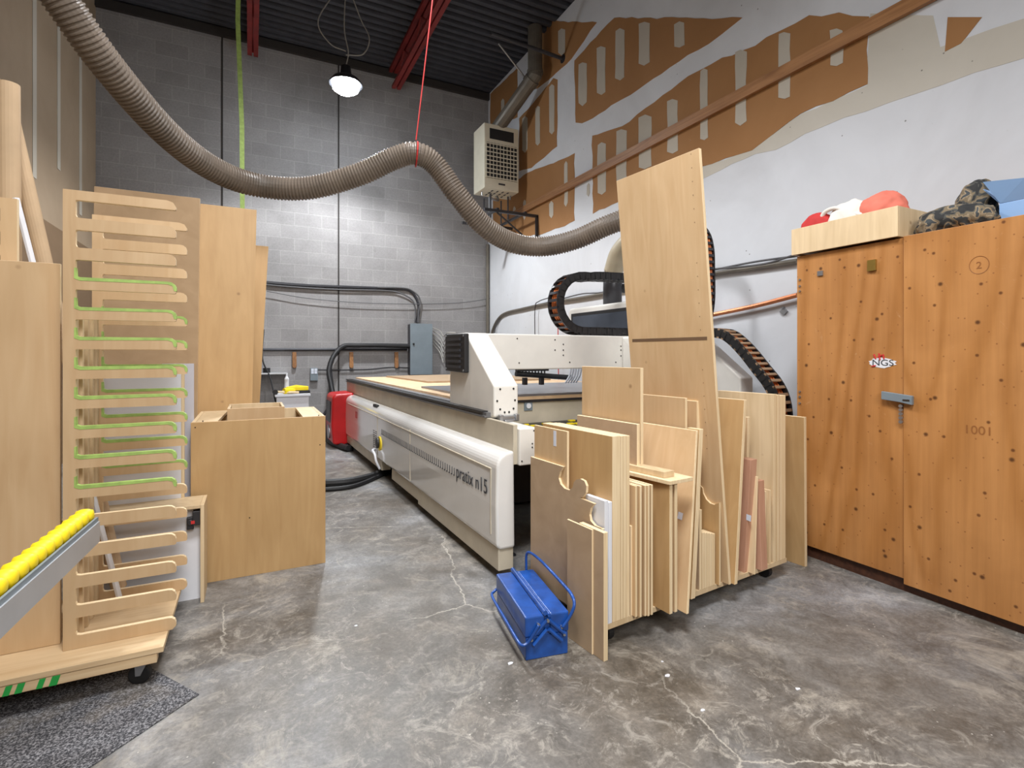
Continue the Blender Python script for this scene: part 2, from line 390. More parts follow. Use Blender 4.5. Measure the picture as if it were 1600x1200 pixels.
for x0, y0, x1, y1 in [(275,70,300,200),(330,22,355,170),(385,-30,412,125),(455,-50,487,80),(560,-50,590,30),
                       (332,310,357,465),(388,270,418,430),(455,228,492,390),(540,180,570,345),(638,90,660,305),(742,35,775,258),
                       (870,-20,905,182),(1025,-30,1062,85),(108,232,123,340),(147,200,160,320),(188,137,203,285),
                       (233,365,243,500),(188,485,200,535),(45,180,54,240),(215,-30,235,50),(300,430,308,470),(110,480,118,540),(80,500,88,540)]:
    mx = (x0+x1)/2
    patch([(x0,y0+8),(mx,y0),(x1,y0+5),(x1,y1-10),(mx,y1),(x0,y1-6)], 2, .007, .006)
b.build('wall_right', [WPAINT, BOARDB, MUD, plaster('beige_wall_paint', (186, 180, 168), (198, 193, 182))])['kind'] = 'structure'
b = MB(); b.box(XL-.15, XL, YF, YB, 0, ZC)
b.box(XL, XL+.004, 3.0, 8.6, 0, 2.56, 1)
for y, z0, z1 in ((8.0, 2.9, 5.2), (7.2, 3.2, 5.4), (6.5, 2.9, 4.8), (5.8, 2.8, 3.1), (5.1, 3.1, 4.6)):
    b.box(XL, XL+.005, y-.05, y+.05, z0, z1, 2)
b.build('wall_left', [LWALL, plaster('dark_wallboard', (116, 92, 66), (128, 104, 78), False), MUD])['kind'] = 'structure'
MB().box(XL-.15, XR+.15, YF-.15, YF, 0, ZC).build('wall_front', LWALL)['kind'] = 'structure'
b = MB(); prof = []; y = YF-.1
while y < YB+.1:
    prof += [(y, ZC), (y+.06, ZC), (y+.075, ZC+.05), (y+.135, ZC+.05)]; y += .15
prof += [(y, ZC), (y, ZC+.1), (YF-.1, ZC+.1)]
b.prism(prof, 'x', XL-.1, XR+.1); b.build('ceiling', DECK)['kind'] = 'structure'
MB().box(XL, XR, YB-.06, YB-.002, ZC-.12, ZC-.005).build('trim_1', DARKJ)['kind'] = 'structure'
# roof joists
def joist(x, label):
    r = empty('roof_joist', (x, 0, ZC-.42), 0, label, 'roof joist', 'red open web joists under the roof deck')
    MB().box(-.07, -.01, YF+.1, YB-.25, -.0, .05).box(.01, .07, YF+.1, YB-.25, 0, .05).build('bottom_chord', REDSTEEL, r)
    MB().box(-.07, -.01, YF+.1, YB-.05, .36, .415).box(.01, .07, YF+.1, YB-.05, .36, .415).build('top_chord', REDSTEEL, r)
    b = MB(); y = YB-.3; k = 0
    while y > YF+.6:
        b.cyl((0, y, .03 if k % 2 == 0 else .38), (0, y-.45, .38 if k % 2 == 0 else .03), .014, 8); y -= .45; k += 1
    b.build('web_bars', REDSTEEL, r)
joist(2.12, 'red open web roof joist right of the lit hanging lamp')
joist(.02, 'red open web roof joist left of the lit hanging lamp, above the green strap')

# ================================================================== things on the walls and ceiling
p0 = atX(1285, 60, XR-.04); p1 = atX(786, 352, XR-.04)
zb = (p0.z+p1.z)/2
b = MB(); b.box(XR-.045, XR-.0075, .4, p1.y, zb-.05, zb+.05)
tag(b.build('wall_timber', BEAMW, loc=(XR-.02, 3, zb)), 'long rough brown timber fixed level across the taped drywall of the right wall', 'timber')
# hanging lamp
lr = empty('hanging_lamp', LAMP, 0, 'lit high bay lamp hanging in front of the grey block wall', 'lamp')
MB().lathe([(.02, .22), (.06, .2), (.07, .09), (.16, .04), (.215, -.03), (.21, -.04), (.13, .02), (.03, .05)], 24).build('housing', DARKM, lr, smooth=True)
MB().lathe([(.02, .03), (.15, .0), (.175, -.04), (.16, -.10), (.09, -.145), (.01, -.155)], 20).build('bulb', BULB, lr, smooth=True)
MB().tube(catmull([(0, 0, .2), (.03, 0, .4), (-.02, 0, .7), (0, 0, ZC-LAMP[2]-.01)]), .008, 6).tube(catmull([(0, 0, .35), (.22, 0, .42), (.3, 0, .65), (.2, .05, .9), (.05, 0, ZC-LAMP[2]-.01)]), .008, 6).tube(catmull([(0, 0, .4), (-.2, 0, .45), (-.34, 0, .7), (-.1, .05, ZC-LAMP[2]-.01)]), .008, 6).build('hanging_cord', CABLEW, lr)
# unit heater
hr = empty('unit_heater', (3.15, 7.2, 3.73), 0, 'cream gas unit heater hung high in the far right corner', 'heater')
MB().box(0, .59, 0, .42, .0, .99).build('casing', HEATERP, hr, bevel=.012)
MB().box(.09, .50, -.004, .01, .76, .92).build('louvre_opening', BLACK, hr)
MB().box(.03, .565, -.006, .01, .16, .70).build('grille_opening', BLACK, hr)
b = MB()
for i in range(9): b.box(.02, .575, -.018, -.004, .165+i*.064, .178+i*.064)
for i in range(10): b.box(.03+i*.058, .037+i*.058, -.016, -.006, .16, .70)
b.build('grille_bars', HEATERP, hr)
b = MB()
for i in range(4):
    for j in range(3): b.box(.16+i*.09, .185+i*.09, .06+j*.11, .13+j*.11, -.003, .004)
each(b, 'bottom_slot', BLACK, hr)
MB().box(.24, .35, -.007, 0, .075, .1).build('nameplate', DARKM, hr)
b = MB(); b.tube([(.05, .2, -.06), (.05, .2, -.002)], .012).tube([(.54, .2, -.06), (.54, .2, -.002)], .012)
b.tube(catmull([(.2, .2, -.002), (.2, .2, -.08), (.35, .25, -.08), (.35, .3, -.002)]), .018)
each(b, 'pipe_fitting', STEEL, hr)
b = MB(); pa = Vector((3.42, 7.35, 4.71)); pb = atD(836, 118, 7.55); pc = atD(836, 40, 7.55); pc.x = pb.x; pc.y = pb.y; pc.z = ZC-.01
b.tube([pa, pa+(pb-pa)*.9, pb, pb+Vector((0, 0, .12)), pc], .105, 18)
b.tube([pb+Vector((0, 0, .02)), pb+Vector((0, 0, .07))], .118, 18); q = pa+(pb-pa)*.86; b.tube([q, q+(pb-pa)*.08], .118, 18)
tag(b.build('flue_pipe', GALV, loc=pa, smooth=False), 'grey flue pipe rising from the cream unit heater', 'pipe')
# heater support bracket on the wall
b = MB(); q = atX(838, 338, XR-.03); x1 = 3.0; XW = XR-.006
b.box(x1, XW, q.y-.02, q.y+.02, q.z-.02, q.z+.02); b.box(x1, XW, 7.70, 7.74, q.z-.02, q.z+.02)
b.box(3.2, 3.24, q.y, 7.74, q.z+.02, q.z+.05); b.box(3.66, 3.7, q.y, 7.74, q.z+.02, q.z+.05)
b.hexa([(XR-.04, q.y-.02, q.z-.5), (XW, q.y-.02, q.z-.5), (XW, q.y+.02, q.z-.5), (XR-.04, q.y+.02, q.z-.5),
        (XR-.04, q.y-.02, q.z), (XW, q.y-.02, q.z), (XW, q.y+.02, q.z), (XR-.04, q.y+.02, q.z)])
b.tube([(XR-.02, q.y, q.z-.48), (x1+.2, q.y, q.z-.02)], .015, 6)
for yy in (7.3, 7.55): b.cyl((3.3, yy, q.z+.02), (3.3, yy, 3.68), .012, 6); b.cyl((3.6, yy, q.z+.02), (3.6, yy, 3.68), .012, 6)
tag(b.build('heater_bracket', DARKM, loc=(3.4, 7.3, q.z)), 'dark steel angle bracket on the wall below the unit heater', 'bracket')
b = MB(); a1 = atX(880, 92, XR); a0 = atY(790, 66, a1.y)
b.tube([(a1.x-.001, a1.y, a1.z), (a1.x-1.1, a1.y, a1.z+.05)], .025, 8); b.cyl((a1.x-.01, a1.y, a1.z), (a1.x-.001, a1.y, a1.z), .06, 10)
tag(b.build('steel_bar', DARKM, loc=a1), 'dark steel pipe bar sticking out from the top of the right wall', 'bar')
b = MB(); b.tube([atD(779, 68, 7.6), atD(833, 138, 7.95)], .014, 6)
o = tag(b.build('stay_rod', STEEL, loc=atD(833, 138, 7.95)), 'thin pale stay rod slanting from the ceiling to the flue elbow', 'rod')
# green strap, red rope
b = MB(); s0 = atY(377, 320, 5.6)
pts = [(s0.x, 5.6, ZC-.005), (s0.x-.03, 5.6, 4.4), (s0.x+.005, 5.6, 3.4), (s0.x+.01, 5.6, 2.5)]
for (a, c2) in zip(pts, pts[1:]):
    a = Vector(a); c2 = Vector(c2); b.hexa([(c2.x-.02, 5.6, c2.z), (c2.x+.02, 5.6, c2.z), (c2.x+.02, 5.604, c2.z), (c2.x-.02, 5.604, c2.z), (a.x-.02, 5.6, a.z), (a.x+.02, 5.6, a.z), (a.x+.02, 5.604, a.z), (a.x-.02, 5.604, a.z)])
tag(b.build('strap', GREEN, loc=(s0.x, 5.6, 2.5)), 'yellow green strap hanging down behind the left sag of the hose', 'strap')
# ------------------------------------------------------------------ big ribbed hose
RH = .08
path = [(-260, -420, 2.1), (-35, -160, 2.25), (80, -20, 2.45), (166, 100, 2.7), (257, 205, 3.1), (330, 262, 3.45), (400, 289, 3.7), (480, 294, 3.8), (560, 273, 3.85),
        (615, 248, 3.87), (650, 240, 3.88), (680, 258, 3.95), (715, 305, 4.02), (755, 352, 4.15), (800, 379, 4.28), (850, 385, 4.32), (900, 374, 4.28), (950, 352, 4.2), (1000, 335, 4.15), (1035, 335, 4.12)]
P = resample(catmull([atD(*p) for p in path], 20), .0055)
tag(MB().tube(P, RH, 22, rf=lambda i: RH*(1+(.05 if i % 4 in (1, 2) else -.045))).build('dust_hose', DUCTM, loc=atD(650, 240, 3.88), smooth=False),
    'long ribbed grey brown dust hose draped across the room in two sags', 'hose')
ap = atD(650, 223, 3.88)
b = MB(); top = Vector((ap.x+.42, ap.y+.2, ZC-.004)); b.tube([ap+Vector((0, 0, .02)), ap+Vector((.01, 0, .1)), top], .0048, 6)
tg = (atD(680, 258, 3.95)-atD(615, 248, 3.87)).normalized(); cc = atD(651, 241, 3.88); up = (Vector((0, 0, 1))-tg*tg.z).normalized(); sd = tg.cross(up)
ring = [cc+(up*math.cos(a)+sd*math.sin(a))*.088 for a in [i*2*math.pi/16 for i in range(17)]]
b.tube(ring, .006, 6, caps=False)
tag(b.build('rope', PRUST, loc=ap), 'thin red rope holding up the ribbed hose from the ceiling', 'rope')

# ------------------------------------------------------------------ back wall fittings
yb = YB
pr = empty('electric_panel', (atY(642, 585, yb-.2).x, yb-.2, atY(642, 585, yb-.2).z), 0, 'tall grey electrical cabinet on the block wall behind the router', 'electrical cabinet')
wP = atY(675, 585, yb-.2).x-atY(642, 585, yb-.2).x; hP = atY(642, 506, yb-.2).z-atY(642, 585, yb-.2).z
MB().box(0, wP, .02, .199, 0, hP).build('casing', DARKM, pr, bevel=.004)
MB().box(-.008, wP+.008, 0, .02, -.008, hP+.008).build('door', GREYP, pr, bevel=.003)
MB().box(.03, .06, -.012, 0, hP*.58, hP*.62).build('latch', BLACK, pr)
def wallY(pts, d=.03): return [atY(u, v, yb-d) for u, v in pts]
b = MB(); b.tube(wallY([(400, 546), (636, 546)], .03), .02, 8)
tag(b.build('wall_conduit', DARKM, loc=atY(520, 546, yb-.03)), 'straight grey conduit running level above the wooden blocks', 'conduit')
for i, (u, lab) in enumerate([(460, 'wooden block under the wall conduit, furthest left of three'), (549, 'wooden block under the wall conduit beside the arching cable'), (619.5, 'wooden block under the wall conduit nearest the grey cabinet')]):
    p = atY(u, 575, yb-.03); t = atY(u, 550, yb-.03); b = MB(); b.prism([(p.x-.03, p.z+.03), (p.x-.02, p.z), (p.x+.02, p.z), (p.x+.032, p.z+.03), (t.x+.028, t.z), (t.x-.03, t.z)], 'y', yb-.045, yb-.001)
    tag(b.build('wooden_block', BEAMW, loc=p, bevel=.003), lab, 'wooden block', 'wooden blocks under the wall conduit')
or_ = empty('socket_box', atY(485, 595, yb-.06), 0, 'grey surface socket box on the block wall left of the arching cable', 'socket')
MB().box(0, .11, 0, .058, 0, .2).build('back_box', GREYP, or_, bevel=.004)
b = MB()
for i in range(2):
    for j in range(2): b.box(.012+i*.048, .05+i*.048, -.008, 0, .11+j*.042, .148+j*.042)
each(b, 'socket_face', LABELM, or_)
b = MB(); b.tube(catmull(wallY([(497, 578), (540, 578), (580, 577), (610, 574), (642, 575)])), .009, 6)
tag(b.build('socket_cable', DARKM, loc=atY(560, 578, yb-.03)), 'thin dark cable from the socket box to the grey cabinet', 'cable')
for k, (dz, r, lab, pts) in enumerate([(0, .022, 'thick dark cable along the block wall, topmost of the bundle', [(395, 438), (415, 441), (480, 446), (560, 449), (610, 451), (640, 454), (652, 470), (654, 490), (650, 504)]),
        (0, .012, 'thin dark cable under the thick one on the block wall', [(395, 442), (440, 447), (520, 452), (600, 454), (625, 458), (645, 470), (649, 490), (648, 504)]),
        (0, .012, 'dark cable bending widest above the grey cabinet', [(590, 449), (630, 450), (645, 455), (656, 467), (654, 488), (653, 504)]),
        (0, .006, 'thin slack wire crossing the block wall below the cable bundle', [(417, 455), (480, 466), (560, 473), (650, 475), (720, 473), (768, 466)])]):
    tag(MB().tube(catmull(wallY(pts, .03+.012*k)), r, 6).build('wall_cable', WIRE if k else DARKM, loc=atY(520, 447, yb-.03)), lab, 'cable', 'cables on the block wall')
b = MB()
for k in range(6):
    e0 = atY(676, 512+5*k, yb-.12); e1 = atY(712, 520+6*k, yb-.9)
    b.tube(catmull([e0, e0+Vector((.12, -.05, -.06-.02*k)), (e0+e1)/2+Vector((0, 0, -.10-.03*k)), e1+Vector((-.1, .1, .0)), e1]), .009, 6)
tag(b.build('cable_bunch', CABLEW, loc=atY(690, 530, yb-.4)), 'bunch of pale loose cables coming out of the right of the grey cabinet', 'cables')
b = MB(); hp = [atY(642, 541, yb-.1), atY(600, 540, yb-.1), atY(560, 540, yb-.1), atY(537, 541, yb-.1), atY(522, 555, yb-.2), atY(514, 578, yb-.3), atY(517, 600, yb-.4), atY(520, 620, yb-.5), atY(515, 645, yb-.5), atY(511, 668, 8.0), atZ(517, 690, .035), atZ(532, 697, .035), atZ(545, 700, .05)]
b.tube(catmull(hp), .038, 10)
tag(b.build('power_cable', RUBBER, loc=hp[0]), 'thick black cable arching from the grey cabinet down to the floor', 'cable')
b = MB(); b.tube(catmull([atY(537, 541, yb-.06), atY(524, 552, yb-.12), atY(517, 572, yb-.2), atY(519, 600, yb-.3), atY(521, 622, yb-.4), atY(508, 645, yb-.45), atY(500, 655, yb-.5)]), .022, 8)
tag(b.build('power_cable', DARKM, loc=atY(520, 600, yb-.3)), 'thinner dark cable running beside the thick arching one', 'cable')
for k, (r, lab, pts) in enumerate([(.035, 'thick black hose on the floor beside the white fairing', [(470, 757), (505, 755), (545, 752), (580, 744), (612, 732), (640, 722)]),
                                   (.02, 'thinner black hose on the floor in front of the thick one', [(470, 766), (505, 765), (550, 760), (585, 747), (612, 735), (640, 726)])]):
    tag(MB().tube(catmull([atZ(u, v, r) for u, v in pts]), r, 8).build('floor_hose', RUBBER, loc=atZ(545, 755)), lab, 'hose', 'black hoses on the floor')
b = MB(); 
for k in range(3): b.tube(catmull([atZ(500+6*k, 676+5*k, .03), atZ(518, 692-4*k, .03), atZ(535, 696-3*k, .05), atZ(550, 702-4*k, .03)]), .026, 8)
tag(b.build('cable_tangle', RUBBER, loc=atZ(520, 690)), 'tangle of black cables on the floor behind the red end cover', 'cables')
# white tool cabinet by back wall
q0 = atY(431, 640, 7.7); q1 = atY(484, 640, 7.7); zt = atY(431, 617, 7.7).z
cr = empty('white_cabinet', (q0.x, 7.7, 0), 0, 'low white cabinet by the block wall holding yellow tools', 'cabinet'); W = q1.x-q0.x
MB().box(.01, W-.01, .01, .5, 0, zt-.03).build('body', WHITE, cr, bevel=.004)
MB().box(-.01, W+.01, -.01, .52, zt-.03, zt).build('top_board', WHITE, cr, bevel=.003)
def spot_on(u, y): return atY(u, 616, y).x
dr = empty('cordless_tool', (spot_on(465, 7.85), 7.85, zt), .1, 'yellow and black cordless tool lying on the low white cabinet', 'power tool')
MB().box(-.14, .14, -.04, .04, .04, .1).prism([(-.14, .05), (-.16, .09), (-.02, .12), (.12, .1), (.14, .06)], 'y', -.03, .03).build('body', YELLOW, dr, bevel=.012)
MB().box(-.12, .16, -.045, .045, 0, .04).build('battery', BLACK, dr, bevel=.006)
dr = empty('cordless_driver', (spot_on(452, 7.8), 7.8, zt), .5, 'small yellow driver left of the larger yellow tool', 'power tool')
MB().cyl((-.08, 0, .045), (.07, 0, .045), .04, 14).build('body', YELLOW, dr)
MB().cyl((.07, 0, .045), (.12, 0, .045), .02, 10).build('chuck', BLACK, dr)
dr = empty('rubber_mallet', (spot_on(430, 7.76), 7.76, zt), 0, 'black headed mallet with pale handle on the white cabinet', 'mallet')
MB().cyl((0, -.06, .035), (0, .06, .035), .035, 14).build('head', BLACK, dr)
MB().cyl((.03, 0, .035), (.3, 0, .02), .016, 10).build('handle', EDGE, dr)
b = MB(); b.lathe([(.03, 0), (.03, .2), (.012, .24), (.012, .28)], 14); b.box(-.012, .012, -.04, .04, .19, .21)
o = b.build('spray_bottle', WHITE, loc=(0, 0, 0)); o.location = (spot_on(448, 8.0), 8.0, zt); tag(o, 'slim white bottle standing behind the yellow tools', 'bottle')
b = MB(); b.tube(catmull([atY(412, 515, 8.55), atY(410, 560, 8.5), atY(422, 590, 8.3), atY(430, 625, 7.9), atY(434, 640, 7.6)]), .012, 6)
tag(b.build('black_flex', RUBBER, loc=atY(412, 540, 8.5)), 'black cord hanging down behind the leaning panels at the block wall', 'cord')
b = MB(); p = atY(405, 585, 8.4); b.box(p.x-.12, p.x+.38, 8.35, 8.69, p.z, p.z+.02); b.cyl((p.x+.1, 8.5, p.z+.02), (p.x+.1, 8.5, p.z+.09), .05, 12, 1)
tag(b.build('wall_shelf', [ALU, BLACK], loc=p), 'small white wall shelf just right of the leaning panels', 'shelf')
# ------------------------------------------------------------------ right wall cables
def wallX(pts, d=.025): return [atX(u, v, XR-d) for u, v in pts]
for k, (r, mt, lab, pts) in enumerate([
    (.022, GALV, 'grey cable run rising along the right wall from the corner to the cabinet', [(768, 535), (770, 515), (785, 492), (820, 482), (862, 473), (905, 466), (945, 459), (1010, 447), (1113, 428), (1180, 418), (1246, 408)]),
    (.009, WIRE, 'thin dark cable looping above the grey cable run', [(773, 520), (776, 505), (790, 489), (862, 471), (905, 460), (925, 458), (945, 456), (1010, 442), (1113, 422), (1180, 409), (1246, 400)]),
    (.009, WIRE, 'uppermost thin cable reaching the orange cabinet', [(1090, 428), (1113, 421), (1190, 413), (1246, 397)]),
    (.02, COPPER, 'copper pipe rising along the right wall to the orange cabinet', [(985, 515), (1060, 503), (1113, 492), (1180, 478), (1246, 461)]),
    (.007, DARKM, 'thin grey wire dropping behind the gantry beam', [(862, 464), (842, 471), (836, 482), (836, 540), (836, 600)]),
    (.007, PRUST, 'thin red wire dropping behind the gantry beam', [(872, 470), (872, 540), (873, 600)])]):
    tag(MB().tube(catmull(wallX(pts, .03+.008*k)), r, 8).build('wall_pipe' if mt is COPPER else 'wall_cable', mt, loc=atX(900, 466, XR-.03)), lab, 'pipe' if mt is COPPER else 'cable')
b = MB(); q = atX(770, 450, XR-.04); b.cyl((q.x, YB-.06, atX(770, 525, XR).z), (q.x, YB-.06, atX(770, 380, XR).z), .03, 10)
tag(b.build('corner_conduit', GALV, loc=(q.x, YB-.06, .8)), 'vertical grey conduit in the far right corner', 'conduit')
b = MB(); q = atX(1226, 487, XR); b.cyl((XR-.03, q.y, q.z+.03), (XR, q.y, q.z+.03), .008, 8); b.prism([(q.y-.035, q.z), (q.y, q.z-.03), (q.y+.035, q.z), (q.y, q.z+.03)], 'x', XR-.02, XR-.001)
tag(b.build('wall_hook', STEEL, loc=q), 'small grey metal hook on the white wall left of the orange cabinet', 'hook')

# ================================================================== CNC ROUTER
MX, MY = 1.262, 2.48
mr_ = empty('cnc_router', (MX, MY, 0), math.radians(1.0), 'large cream CNC router with white side fairing, red far end cover and gantry', 'cnc machine')
Rm = Matrix.Rotation(math.radians(1.0), 4, 'Z'); Mm = Matrix.Translation((MX, MY, 0)) @ Rm; Mi = Mm.inverted()
nx = (Rm @ Vector((1, 0, 0))); ny = (Rm @ Vector((0, 1, 0)))
def mX(u, v, x): return Mi @ atP(u, v, Mm @ Vector((x, 0, 0)), nx)      # pixel on a plane of constant machine x
def mY(u, v, y): return Mi @ atP(u, v, Mm @ Vector((0, y, 0)), ny)
# fairing
FX = -.105
def arc(cx, cy, r, a0, a1, n): return [(cx+r*math.cos(math.radians(a0+(a1-a0)*i/n)), cy+r*math.sin(math.radians(a0+(a1-a0)*i/n))) for i in range(n+1)]
prof = [(FX+.02, .17), (FX, .19), (FX-.004, .4), (FX, .60)] + arc(FX+.085, .60, .085, 178, 95, 8) + [(0, .69), (.005, .17)]
fl = 4.4
fair = MB().prism(prof, 'y', 0, fl).build('side_fairing', ENAMEL, mr_, bevel=.014, seg=3)
b = MB()
for u in (590, 641): 
    y = mX(u, 660, FX).y; b.box(FX-.0050, FX+.01, y-.002, y+.002, .2, .61)
each(b, 'seam', CREAM, fair)
# inset border line
y1 = mX(768, 740, FX).y
b = MB(); b.box(FX-.006, FX, y1, y1+.006, .24, .59); b.box(FX-.006, FX, y1, fl-.15, .588, .594)
b.build('border_line', CREAM, fair)
a = mX(714, 752, FX); c = mX(762, 768, FX); size = .115
t = text('lettering', 'pratix n15', size, TEXTM, fair, frame((FX-.007, a.y, mX(716, 746, FX).z), (0, -1, 0), (0, 0, 1)), squeeze=-(a.y-c.y))
b = MB(); y = a.y+.03; zz = mX(716, 746, FX).z; k = 0
yend = mX(597, 664, FX).y
while y < yend:
    wd = .02; b.box(FX-.0062, FX-.004, y, y+.004, zz, zz+.05); b.box(FX-.0062, FX-.004, y, y+wd, zz, zz+.005); y += .042
b.build('tick_marks', TEXTM, fair)
b = MB(); q = mX(558, 648, FX)
b.box(FX-.0062, FX-.004, q.y-.02, q.y-.01, q.z-.04, q.z+.03); b.box(FX-.0062, FX-.004, q.y-.02, q.y+.08, q.z+.02, q.z+.03)
b.box(FX-.0062, FX-.004, q.y-.02, q.y+.08, q.z-.04, q.z-.03); b.box(FX-.0062, FX-.004, q.y+.07, q.y+.08, q.z-.04, q.z+.03)
b.add([(FX-.0062, q.y, q.z-.02), (FX-.0062, q.y+.015, q.z-.02), (FX-.0062, q.y+.06, q.z+.015), (FX-.0062, q.y+.045, q.z+.015)], [(0, 1, 2, 3)])
b.add([(FX-.0062, q.y+.045, q.z-.02), (FX-.0062, q.y+.06, q.z-.02), (FX-.0062, q.y+.015, q.z+.015), (FX-.0062, q.y, q.z+.015)], [(0, 1, 2, 3)])
b.build('red_mark', REDP, fair)
b = MB(); q = mX(583, 672, FX)
for i in range(9):
    for j in range(2): b.box(FX-.0062, FX-.004, q.y-.02-j*.1, q.y-.1-j*.1+random.uniform(0, .03), q.z-.02*i, q.z-.02*i+.006)
b.build('notice_text', TEXTM, fair)
q = mX(593, 692, FX)
kn = MB().cyl((FX-.03, q.y, q.z), (FX, q.y, q.z), .05, 20).build('knob', BLACK, fair)
MB().cyl((FX-.012, q.y-.03, q.z), (FX-.001, q.y-.03, q.z), .068, 20).build('knob_plate', YELLOW, fair)
h0 = mX(586, 702, FX)
MB().tube(catmull([(FX+.0, h0.y, h0.z), (FX-.035, h0.y-.05, h0.z-.0), (FX-.04, h0.y-.16, h0.z-.02), (FX-.035, h0.y-.2, h0.z-.08), (FX, h0.y-.2, h0.z-.16)]), .012, 8).build('hook_handle', WHITE, fair, smooth=True)
b = MB(); q = mX(585, 630, FX+.03)
for i in range(3): b.box(FX+.022, FX+.05, q.y-.06*i, q.y-.06*i+.03, .665, .692)
each(b, 'vent_slot', BLACK, fair)
# red end cover
rr = MB().prism([(-.26, .06), (-.28, .3), (-.27, .62)] + arc(-.2, .63, .07, 170, 95, 5) + [(.0, .71), (.01, .05), (-.08, .04)], 'y', fl+.002, fl+.5).build('red_end_cover', RED, mr_, bevel=.03, seg=3)
MB().box(-.284, -.2, fl+.1, fl+.42, .33, .6).build('cover_recess', BLACK, rr)
MB().cyl((-.285, fl+.25, .2), (-.25, fl+.25, .2), .09, 20).build('round_port', STEEL, rr)
# base rail under fairing, stepped
def yz(u, v): return mX(u, v, FX+.02)
b = MB(); yA = mX(654, 800, FX+.02).y; yB = mX(613, 760, FX+.02).y; yC = mX(597, 735, FX+.02).y
b.box(FX+.015, 0, .012, yA, .055, .175); b.box(FX+.015, 0, yA, yB, .08, .175); b.box(FX+.015, 0, yC, fl, .08, .175)
b.build('base_rail', CREAM, mr_, bevel=.004)
# side panel, end box, guide rail
YE = 4.95
MB().box(.004, .03, .02, YE, .61, .826).build('side_panel', CREAM, mr_, bevel=.003)
eb = MB().box(.0305, .14, .0, .9, .605, .806).build('end_box', ENAMELM, mr_, bevel=.006)
b = MB()
for (x, z) in ((.11, .72), (.11, .70), (.045, .63), (.12, .79)): b.cyl((x, -.003, z), (x, 0, z), .004, 8)
each(b, 'screw', BLACK, eb)
b = MB().box(-.012, .045, .36, YE, .829, .840).box(.0, .03, .36, YE, .840, .858).build('guide_rail', plain('rail_grey', (112, 112, 114), .4, .3), mr_)
MB().box(-.014, .048, .40, YE, .8585, .864).build('rail_strip', BLACK, mr_)
b = MB().box(.05, .14, .97, YE, .80, .868).build('bed_edge_rail', STEEL, mr_)
bf = MB().box(.06, 2.3, .97, YE, .62, .862).build('bed_frame', CREAM, mr_, bevel=.004)
b = MB()
for u in (825, 917):
    q = mY(u, 634, .97); b.box(q.x-.035, q.x+.035, .962, .97, q.z-.035, q.z+.035)
each(b, 'bracket_plate', GREYP, bf)
b = MB()
for u in (825, 917):
    q = mY(u, 634, .97); b.cyl((q.x, .955, q.z), (q.x, .962, q.z), .02, 16)
each(b, 'round_cap', WHITE, bf)
MB().box(.06, 2.3, .955, .97, .845, .862).build('bed_front_rail', DARKM, mr_)
MB().box(.115, 2.25, .965, YE-.05, .863, .886).build('spoilboard', SPOIL, mr_)
b = MB().box(.2, 2.2, 1.1, YE-.2, .05, .615); b.build('understructure', DARKM, mr_)
b = MB()
for (x, y) in ((.06, .3), (.06, 1.6), (.06, 3.2), (.06, 4.5), (2.2, .5), (2.2, 4.5)):
    b = MB().box(x, x+.08, y, y+.08, .0, .62).box(x-.02, x+.1, y-.02, y+.1, 0, .012); b.build('leg', DARKM, mr_)
ft = MB().box(.145, 2.2, .06, .94, .62, .69).build('front_tray', BLACK, mr_)
b = MB()
for i in range(46):
    x = random.uniform(.2, 1.2); y = random.uniform(.3, .9); s = random.uniform(.02, .06)
    b.box(x, x+s, y, y+s*.6, .69, .70)
tag(b.build('yellow_debris', YELLOW, ft), kind='stuff')
# gantry column
CY0, CY1, CY2 = .315, .75, 1.05
def column(x0, x1, name):
    return MB().prism([(CY0, .835), (CY0, 1.02), (CY1, 1.352), (CY2, 1.352), (CY2, .84), (CY0+.08, .815)], 'x', x0, x1).build(name, ENAMELM, mr_, bevel=.012, seg=3)
col = column(.03, .195, 'gantry_column')
b = MB().prism([(CY1-.06, 1.345), (CY2-.0, 1.352), (CY2, 1.09), (CY1-.06, 1.085)], 'x', -.005, .03)
vg = b.build('vent_grille', BLACK, col, bevel=.008)
b = MB()
for i in range(6): b.prism([(CY1-.0, 1.115+i*.037), (CY2-.06, 1.115+i*.037), (CY2-.06, 1.133+i*.037), (CY1, 1.133+i*.037)], 'x', -.02, -.004)
b.build('vent_slats', DARKM, vg)
b = MB()
for (y, z) in ((CY1-.045, 1.33), (CY2-.02, 1.335), (CY1-.045, 1.1), (CY2-.02, 1.105)): b.cyl((-.009, y, z), (-.004, y, z), .007, 8)
each(b, 'screw', STEEL, vg)
b = MB()
for (x, z) in ((.07, 1.0), (.16, 1.0), (.07, .88), (.16, .88), (.1, .86), (.13, .86), (.05, .93), (.17, .93)): b.cyl((x, CY0-.004, z), (x, CY0+.002, z), .006, 8)
each(b, 'screw', BLACK, col)
b = MB().box(.06, .17, CY0-.03, CY0+.12, .812, .84).box(.05, .075, CY0-.04, CY0-.01, .807, .85).box(.155, .18, CY0-.04, CY0-.01, .807, .85).box(.08, .15, CY0-.05, CY0-.03, .808, .82)
b.build('foot_bracket', STEEL, col, bevel=.004)
column(2.18, 2.33, 'gantry_column')
bm_ = MB().box(.19, 2.2, .745, 1.05, 1.10, 1.35).build('gantry_beam', ENAMELM, mr_, bevel=.008)
b = MB()
for (u, v) in ((808, 529), (867, 531), (880, 538), (867, 547), (880, 547), (880, 555), (890, 566), (811, 567), (970, 541), (970, 547), (982, 546), (970, 556), (962, 566), (984, 531)):
    q = mY(u, v, .745); b.cyl((q.x, .741, q.z), (q.x, .746, q.z), .005, 8)
each(b, 'screw', BLACK, bm_)
b = MB(); q0 = mY(806, 584, 1.3); q1 = mY(893, 590, 1.3)
